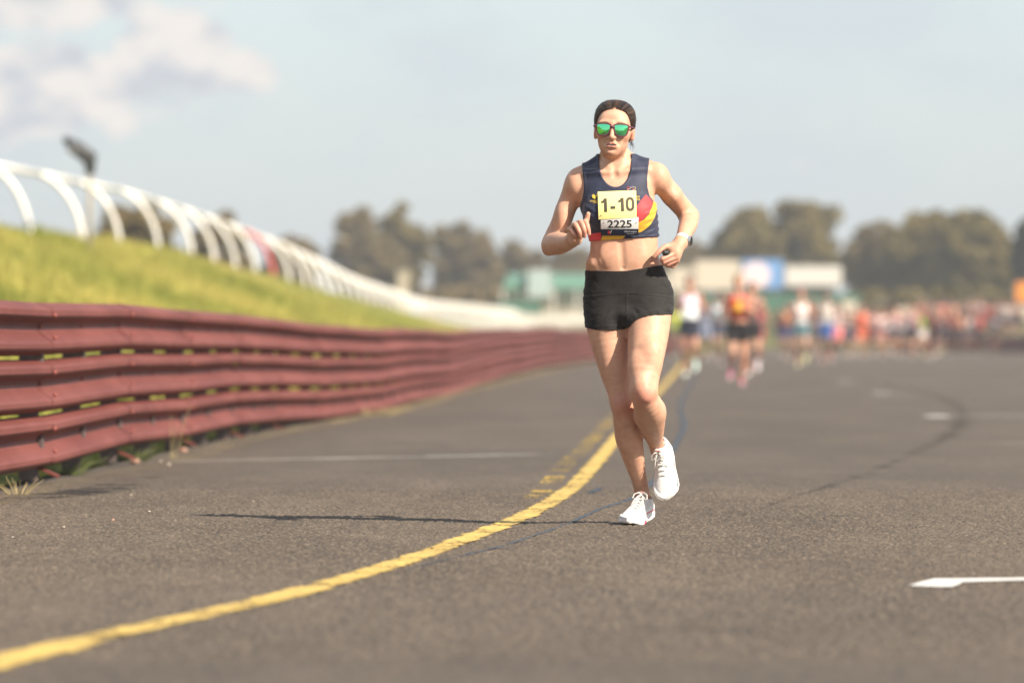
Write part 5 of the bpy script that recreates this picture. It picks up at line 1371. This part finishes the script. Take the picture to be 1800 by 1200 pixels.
    def glyph(kind, px, py, w, h):
        if kind == '1': V = [(.50, 1), (.98, 1), (.98, .66), (.98, 0), (.46, 0), (.46, .68), (.02, .64), (.02, .80), (.30, .85)]; Fc = [(0, 8, 5, 2, 1), (8, 7, 6, 5), (5, 4, 3, 2)]
        elif kind == '-': V = [(0, 1), (1, 1), (1, 0), (0, 0)]; Fc = [(0, 3, 2, 1)]
        else:
            V = []; n = 40
            for rx, ry in ((.5, .5), (.20, .31)):
                for i in range(n):
                    t = 2 * math.pi * i / n; c_, s_ = math.cos(t), math.sin(t); e = 2 / 2.7
                    V.append((.5 + rx * math.copysign(abs(c_) ** e, c_), .5 + ry * math.copysign(abs(s_) ** e, s_)))
            Fc = [(i, n + i, n + (i + 1) % n, (i + 1) % n) for i in range(n)]
        bm = bmesh.new(); vs = [bm.verts.new((x, y, 0)) for x, y in V]
        for q in Fc: bm.faces.new([vs[i] for i in q])
        bmesh.ops.triangulate(bm, faces=bm.faces[:])
        for _ in range(3): bmesh.ops.subdivide_edges(bm, edges=[e for e in bm.edges if e.calc_length() > .18], cuts=1); bmesh.ops.triangulate(bm, faces=bm.faces[:])
        for v in bm.verts:
            X_ = (v.co.x - .5) * w; Y_ = (.5 - v.co.y) * h
            v.co = Vector(g(px + X_ + Y_ * .03, py + Y_ - X_ * .03) - base - np.array((0, .0026, 0)))
        me = bpy.data.meshes.new("lettering"); bm.to_mesh(me); bm.free(); link("lettering", me, ink, b2)
    glyph('1', 1061.0, 362.2, 10.5, 24); glyph('-', 1076.3, 366.3, 8.8, 5.0); glyph('1', 1090.5, 361.0, 10.5, 24); glyph('0', 1106.3, 360.2, 15.2, 24.6)
    def pin(px, py, parent, push):
        c_ = g(px, py) - base - np.array((0, push, 0))
        MB().tube([c_ + np.array((-.0012, .0, -.0016)), c_ + np.array((0, -.0015, 0)), c_ + np.array((.0012, 0, .0016))], .0014, 6).build("pin", ink2, parent, True)
    for p in ((1054, 345), (1112.5, 341), (1055.5, 380), (1113, 376.5)): pin(*p, b2, .0024)
    for p in ((1060, 393), (1117, 393), (1060.5, 412), (1116.5, 411.5)): pin(*p, b1, .0016)
    gl_ = surf(1034, 1050, 338, 360, .0010)
    logo(1045, 346, 5.2, goldp, goldp, gl_, top, .0006); text("emblem_text", "ATHLETICS", 1044, 354.6, 16, 3.2, gl_, goldp, top, .01, .0008); text("emblem_text", "VICTORIA", 1045.5, 357.8, 8.5, 1.6, gl_, goldp, top, .0, .0008)
    gr = surf(1100, 1124, 326, 356, .0012)
    for cx, cy, rx, ry, a, cc in ((1109.5, 333.5, 7.6, 2.6, -.35, lin(226, 196, 120)), (1107, 334, 6.2, 3.4, .55, lin(200, 70, 90)), (1110, 333, 3.2, 4.6, .2, lin(90, 120, 190))):
        mb = MB(); pts = []
        for i in range(25):
            t = 2 * math.pi * i / 24; x = rx * math.cos(t); y = ry * math.sin(t)
            pts.append(gr(cx + x * math.cos(a) - y * math.sin(a), cy + x * math.sin(a) + y * math.cos(a)) - base - np.array((0, .0006, 0)))
        mb.tube(pts, .0008, 4, False).build("emblem_ring", plain("ring_print_%d" % int(cx * 10), cc, .6), top)
    text("emblem_text", "ELS", 1120, 347, 6.5, 3.0, gr, goldp, top, .01, .0008); text("emblem_text", "TICS", 1120, 352, 7.5, 3.2, gr, goldp, top, .01, .0008)
    # ---------------- shorts
    lo = np.array((P(1010, 0)[0], 21.72, P(0, 600)[2])); hi = np.array((P(1200, 0)[0], 22.20, P(0, 455)[2]))
    sf = Field(lo, hi, .0024).add_all(torso[:1] + thighs)
    sf.add(Ell(P(1104, 555, -.03), (.045, .075, .030), k=.03))
    X, Y, Z = sf.grid(); XX = 900 + X * 455.0; ZZ = HORIZON - (Z - CAM_H) * 455.0
    waist = (np.interp(XX, [1025, 1040, 1080, 1100, 1140, 1170, 1190], [475, 475.5, 477, 476.5, 470, 464.5, 463]) - ZZ) / 455
    hemf = np.interp(XX, [1020, 1030, 1045, 1070, 1095, 1104, 1110, 1118, 1132, 1150, 1170, 1190], [570, 576, 579.5, 580.5, 579, 575, 567, 560.5, 556, 553.5, 553, 553])
    hem = (ZZ - hemf) / 455
    cut = np.maximum(waist, hem)
    side = np.clip((np.abs(XX - 1105) - 40) / 30, 0, 1)
    n1 = np.sin(XX * .13 + 1.1) + .7 * np.sin(XX * .31 + ZZ * .05) ; n2 = np.sin(ZZ * .11 + .6) * np.sin(XX * .07 + ZZ * .09)
    wr = .0024 * side * np.maximum(0, np.sin(ZZ * .40 + n1 * 1.3 + .10 * np.abs(XX - 1105))) * (.35 + .65 * np.abs(n2)) + .0017 * np.sin(ZZ * .27 - np.abs(XX - 1105) * .24 + n1) * np.clip((ZZ - 522) / 20, 0, 1) * np.abs(n2)
    band = .0012 * (ZZ < 515) ; seam = -.0016 * np.exp(-((ZZ - 516 - .0012 * (XX - 1105) ** 2) / 1.2) ** 2) - .0016 * np.exp(-((XX - 1101) / 1.2) ** 2) * (ZZ > 517) - .0012 * np.exp(-((ZZ - hemf + 7) / 1.0) ** 2)
    sf.d = np.maximum(sf.d - .0052 - band - seam * -1 + wr, cut).astype(np.float32)
    Vs, Fs = sf.extract()
    sm = Mat("black_stretch_fabric"); sm.set(Roughness=0.8); sm.b.inputs['Specular IOR Level'].default_value = 0.2; sm.b.inputs['Sheen Weight'].default_value = 0.08
    v = sm.coord(); sm.color(sm.mix(sm.ramp(sm.noise(v, 25.0, 3.0), .3, .7), (0.0175, 0.0155, 0.0145), (0.0245, 0.0220, 0.0205))); sm.bump(sm.noise(sm.coord((1, 1, 2)), 26.0, 3.0, .5), .22, .006)
    link("shorts", mesh_from("shorts", Vs - base, Fs, True), sm.m, root)
    # ---------------- sunglasses
    fm = plain("burgundy_frame", (0.120, 0.022, 0.045), .32, .05, 8, .5)
    lm = Mat("green_mirror_lens"); lm.set(Metallic=1.0, Roughness=0.03); lm.b.inputs['Base Color'].default_value = (0.22, 0.95, 0.46, 1)
    def outline(s, grow):
        pts = []
        for x, z in ((-.0262, .0165), (-.010, .0205), (.010, .0205), (.0270, .0170), (.0275, .006), (.0230, -.0130), (.0130, -.0215), (-.002, -.0225), (-.0160, -.0170), (-.0240, -.002)):
            pts.append((x, z))
        q = catmull([(*p, 0, 0) for p in pts + pts[:1]], 4)[:-1, :2]
        q = q * (1 + grow / .024)
        return [(s * (p[0] * .95 + .0335), p[1] - .0085) for p in q]
    def gy(x): return .1035 - 2.6 * x * x
    fb = MB(); lenses = []
    for s in (-1, 1):
        o_, i_ = outline(s, .0042), outline(s, -.0004); n = len(o_); V = []
        for d_ in (0.0, -.0045):
            V += [H(x, gy(x) + d_, z) - base for x, z in o_] + [H(x, gy(x) + d_, z) - base for x, z in i_]
        Fc = []
        for j in range(n):
            k_ = (j + 1) % n
            Fc += [(j, k_, n + k_, n + j), (2 * n + j, 3 * n + j, 3 * n + k_, 2 * n + k_), (j, 2 * n + j, 2 * n + k_, k_), (n + j, n + k_, 3 * n + k_, 3 * n + j)]
        fb.add(V, Fc)
        # temple arm back to the ear
        fb.tube([H(s * .0620, gy(.0620) - .002, .005) - base, H(s * .0690, .072, .006) - base, H(s * .0765, .03, .006) - base, H(s * .0775, -.005, .004) - base], [.0042, .0036, .003, .0026], 8)
        ring = 5; V = []; Fc = []
        cx, cz = s * .0335, -.0085
        for k_ in range(ring + 1):
            t = k_ / ring
            for x, z in i_:
                x2, z2 = cx + (x - cx) * t, cz + (z - cz) * t
                V.append(H(x2, gy(x2) - .0012 + .0016 * (1 - t * t), z2) - base)
        for k_ in range(ring):
            for j in range(n): Fc.append((k_ * n + j, k_ * n + (j + 1) % n, (k_ + 1) * n + (j + 1) % n, (k_ + 1) * n + j))
        lenses.append((V, Fc))
    fb.tube([H(-.0085, gy(0) - .002, .0020) - base, H(0, gy(0) + .0005, .0035) - base, H(.0085, gy(0) - .002, .0020) - base], [.0038, .0034, .0038], 8)
    gls = fb.build("sunglasses", fm, root)
    for V, Fc in lenses:
        me = mesh_from("lens", V, Fc, True); link("lens", me, lm.m, gls)
    # ---------------- watch on the left wrist
    strap_m = plain("white_watch_strap", (0.76, 0.74, 0.72), .5, .03); case_m = plain("silver_watch_case", (.55, .54, .53), .3, .05, 8, .5, .8); face_m = plain("black_watch_glass", (.012, .013, .012), .12, .05)
    w0, w1 = P(1200.5, 419, -.045), P(1197.5, 425.5, -.066); ax = Vector(w1 - w0).normalized(); ctr = Vector((w0 + w1) / 2)
    out = Vector((.93, -.30, -.12)); out = (out - ax * out.dot(ax)).normalized(); up = ax.cross(out)
    V = []; n = 30
    for d_, r_ in ((-.010, .0278), (-.009, .0292), (.009, .0292), (.010, .0278)):
        for j in range(n):
            a = 2 * math.pi * j / n; V.append(ctr + ax * d_ + (out * math.cos(a) + up * math.sin(a)) * r_ - Vector(base))
    Fc = [(k_ * n + j, k_ * n + (j + 1) % n, (k_ + 1) * n + (j + 1) % n, (k_ + 1) * n + j) for k_ in range(3) for j in range(n)]
    wt = link("watch", mesh_from("watch", V, Fc, True), strap_m, root)
    def disc(name, c, nrm, r_, th, m, parent, seg=28):
        bm = bmesh.new(); bmesh.ops.create_cone(bm, cap_ends=True, segments=seg, radius1=r_, radius2=r_ * .94, depth=th, matrix=Matrix.Translation(c - Vector(base)) @ nrm.to_track_quat('Z', 'Y').to_matrix().to_4x4())
        me = bpy.data.meshes.new(name); bm.to_mesh(me); bm.free(); return link(name, me, m, parent)
    disc("watch_case", ctr + out * .0315, out, .0205, .0095, case_m, wt); disc("watch_face", ctr + out * .0368, out, .0186, .0016, face_m, wt)
    # ---------------- shoes
    A, Bm = shoe_meshes(.0024)
    up_m = Mat("white_mesh_upper"); up_m.set(Roughness=0.7)
    v = up_m.coord(); up_m.color(up_m.mix(up_m.ramp(up_m.noise(v, 60.0, 4.0), .35, .7), (0.66, 0.62, 0.585), (0.79, 0.76, 0.73))); up_m.bump(up_m.noise(v, 420.0, 2.0), .5, .0015)
    so_m = Mat("white_foam_sole"); so_m.set(Roughness=0.6)
    c = so_m.mix(so_m.ramp(so_m.attr('pink').outputs['Fac'], .4, .6), (0.78, 0.75, 0.72), (0.75, 0.10, 0.16)); c = so_m.mix(so_m.ramp(so_m.attr('green').outputs['Fac'], .4, .6), c, (0.018, 0.055, 0.036)); so_m.color(c)
    lace_m = plain("white_lace", (0.74, 0.71, 0.66), .7, .05); coral_m = plain("coral_print", (0.72, 0.20, 0.17), .6, .05)
    def shoe(heel, L_, upv, mir, ground):
        L_ = Vector(L_).normalized(); U = Vector(upv); U = (U - L_ * U.dot(L_)).normalized(); Sd = L_.cross(U)      # x across
        M = np.array((Sd, -L_, U)).T
        if np.linalg.det(M) < 0: M[:, 0] *= -1
        heel = np.array(heel)
        if ground: heel[2] -= (A[0] @ M.T + heel)[:, 2].min() + .001
        def W(V): 
            V = np.array(V, float); V[:, 0] *= mir; return V @ M.T + heel - base
        fl = (lambda q: q[:, ::-1]) if mir < 0 else (lambda q: q)
        up_o = link("shoe", mesh_from("shoe", W(Bm[0]), fl(Bm[1]), True), up_m.m, root)
        me = mesh_from("sole", W(A[0]), fl(A[1]), True); l = A[0]
        set_float(me, 'pink', ((l[:, 2] < .016) & (-l[:, 1] > .13) & (-l[:, 1] < .19) & (l[:, 0] > .02)) | ((np.abs(l[:, 2] - .036) < .0025) & (-l[:, 1] > .02) & (-l[:, 1] < .13)))
        set_float(me, 'green', (np.abs(l[:, 2] - .022) < .004) & (-l[:, 1] > .10) & (-l[:, 1] < .21) & (l[:, 0] < 0))
        link("sole", me, so_m.m, up_o)
        Hh = interp([(.085, .100), (.11, .090), (.14, .076), (.18, .062)])
        mb = MB()
        for i in range(5):
            t = .095 + i * .019; z = float(Hh(t)) + .0008
            w_ = .017 + .001 * i
            pts = [(-w_, -t + .004, z - .0075), (-w_ * .5, -t, z - .0005), (0, -t - .003, z + .001), (w_ * .5, -t - .006, z - .0005), (w_, -t - .009, z - .0085)]
            mb.tube(W(pts).tolist(), .0023, 6); pts = [(-x, y, z_) for x, y, z_ in pts]; mb.tube(W(pts).tolist(), .0022, 6)
        for s in (-1, 1):
            mb.tube(W([(0, -.093, .103), (s * .012, -.098, .112), (s * .026, -.106, .106), (s * .030, -.116, .092), (s * .020, -.114, .090), (s * .006, -.098, .100)]).tolist(), .0021, 6)
            mb.tube(W([(0, -.094, .103), (s * .010, -.112, .100), (s * .018, -.132, .087), (s * .026, -.146, .070)]).tolist(), .0020, 6)
        mb.build("laces", lace_m, up_o, True)
        mb = MB(); mb.tube(W([(-.016, -.082, .103), (-.009, -.086, .1075), (0, -.087, .109), (.009, -.086, .1075), (.016, -.082, .103)]).tolist(), .0065, 8).build("tongue", up_m.m, up_o, True)
        mb = MB(); mb.tube(W([(-.009, -.091, .1095), (-.004, -.092, .1135), (.0, -.091, .1115), (.004, -.092, .1140), (.010, -.091, .1095)]).tolist(), .0018, 6).build("tongue_print", coral_m, up_o, True)
    hR = P(1140, 902, .20); shoe(hR, (-.085, -.235, -.036), (.10, .05, 1), 1, True)
    hL = P(1167, 783, .20); shoe(hL, (.03, -.55, -.83), (-.28, -.80, .53), -1, False)
    # ---------------- small black canister held in the left hand (a thing of its own)
    a = P(1168, 443.5, -.128); b = P(1178, 449, -.092)
    dv = (b - a) / np.linalg.norm(b - a)
    can = plain("black_plastic", (0.020, 0.021, 0.018), .45, .2)
    ho = empty("canister", a); tag(ho, "small black canister gripped in the runner's hand under the thumb", "canister")
    MB().tube([(0, 0, 0), dv * .004, dv * .046, dv * .05], [.0105, .0125, .0125, .010], 18).build("cylinder", can, ho, True)
    MB().tube([-dv * .004, dv * .001], [.0085, .0095], 18).build("lid", plain("grey_black_lid", (.05, .05, .046), .4, .2), ho, True)
runner()
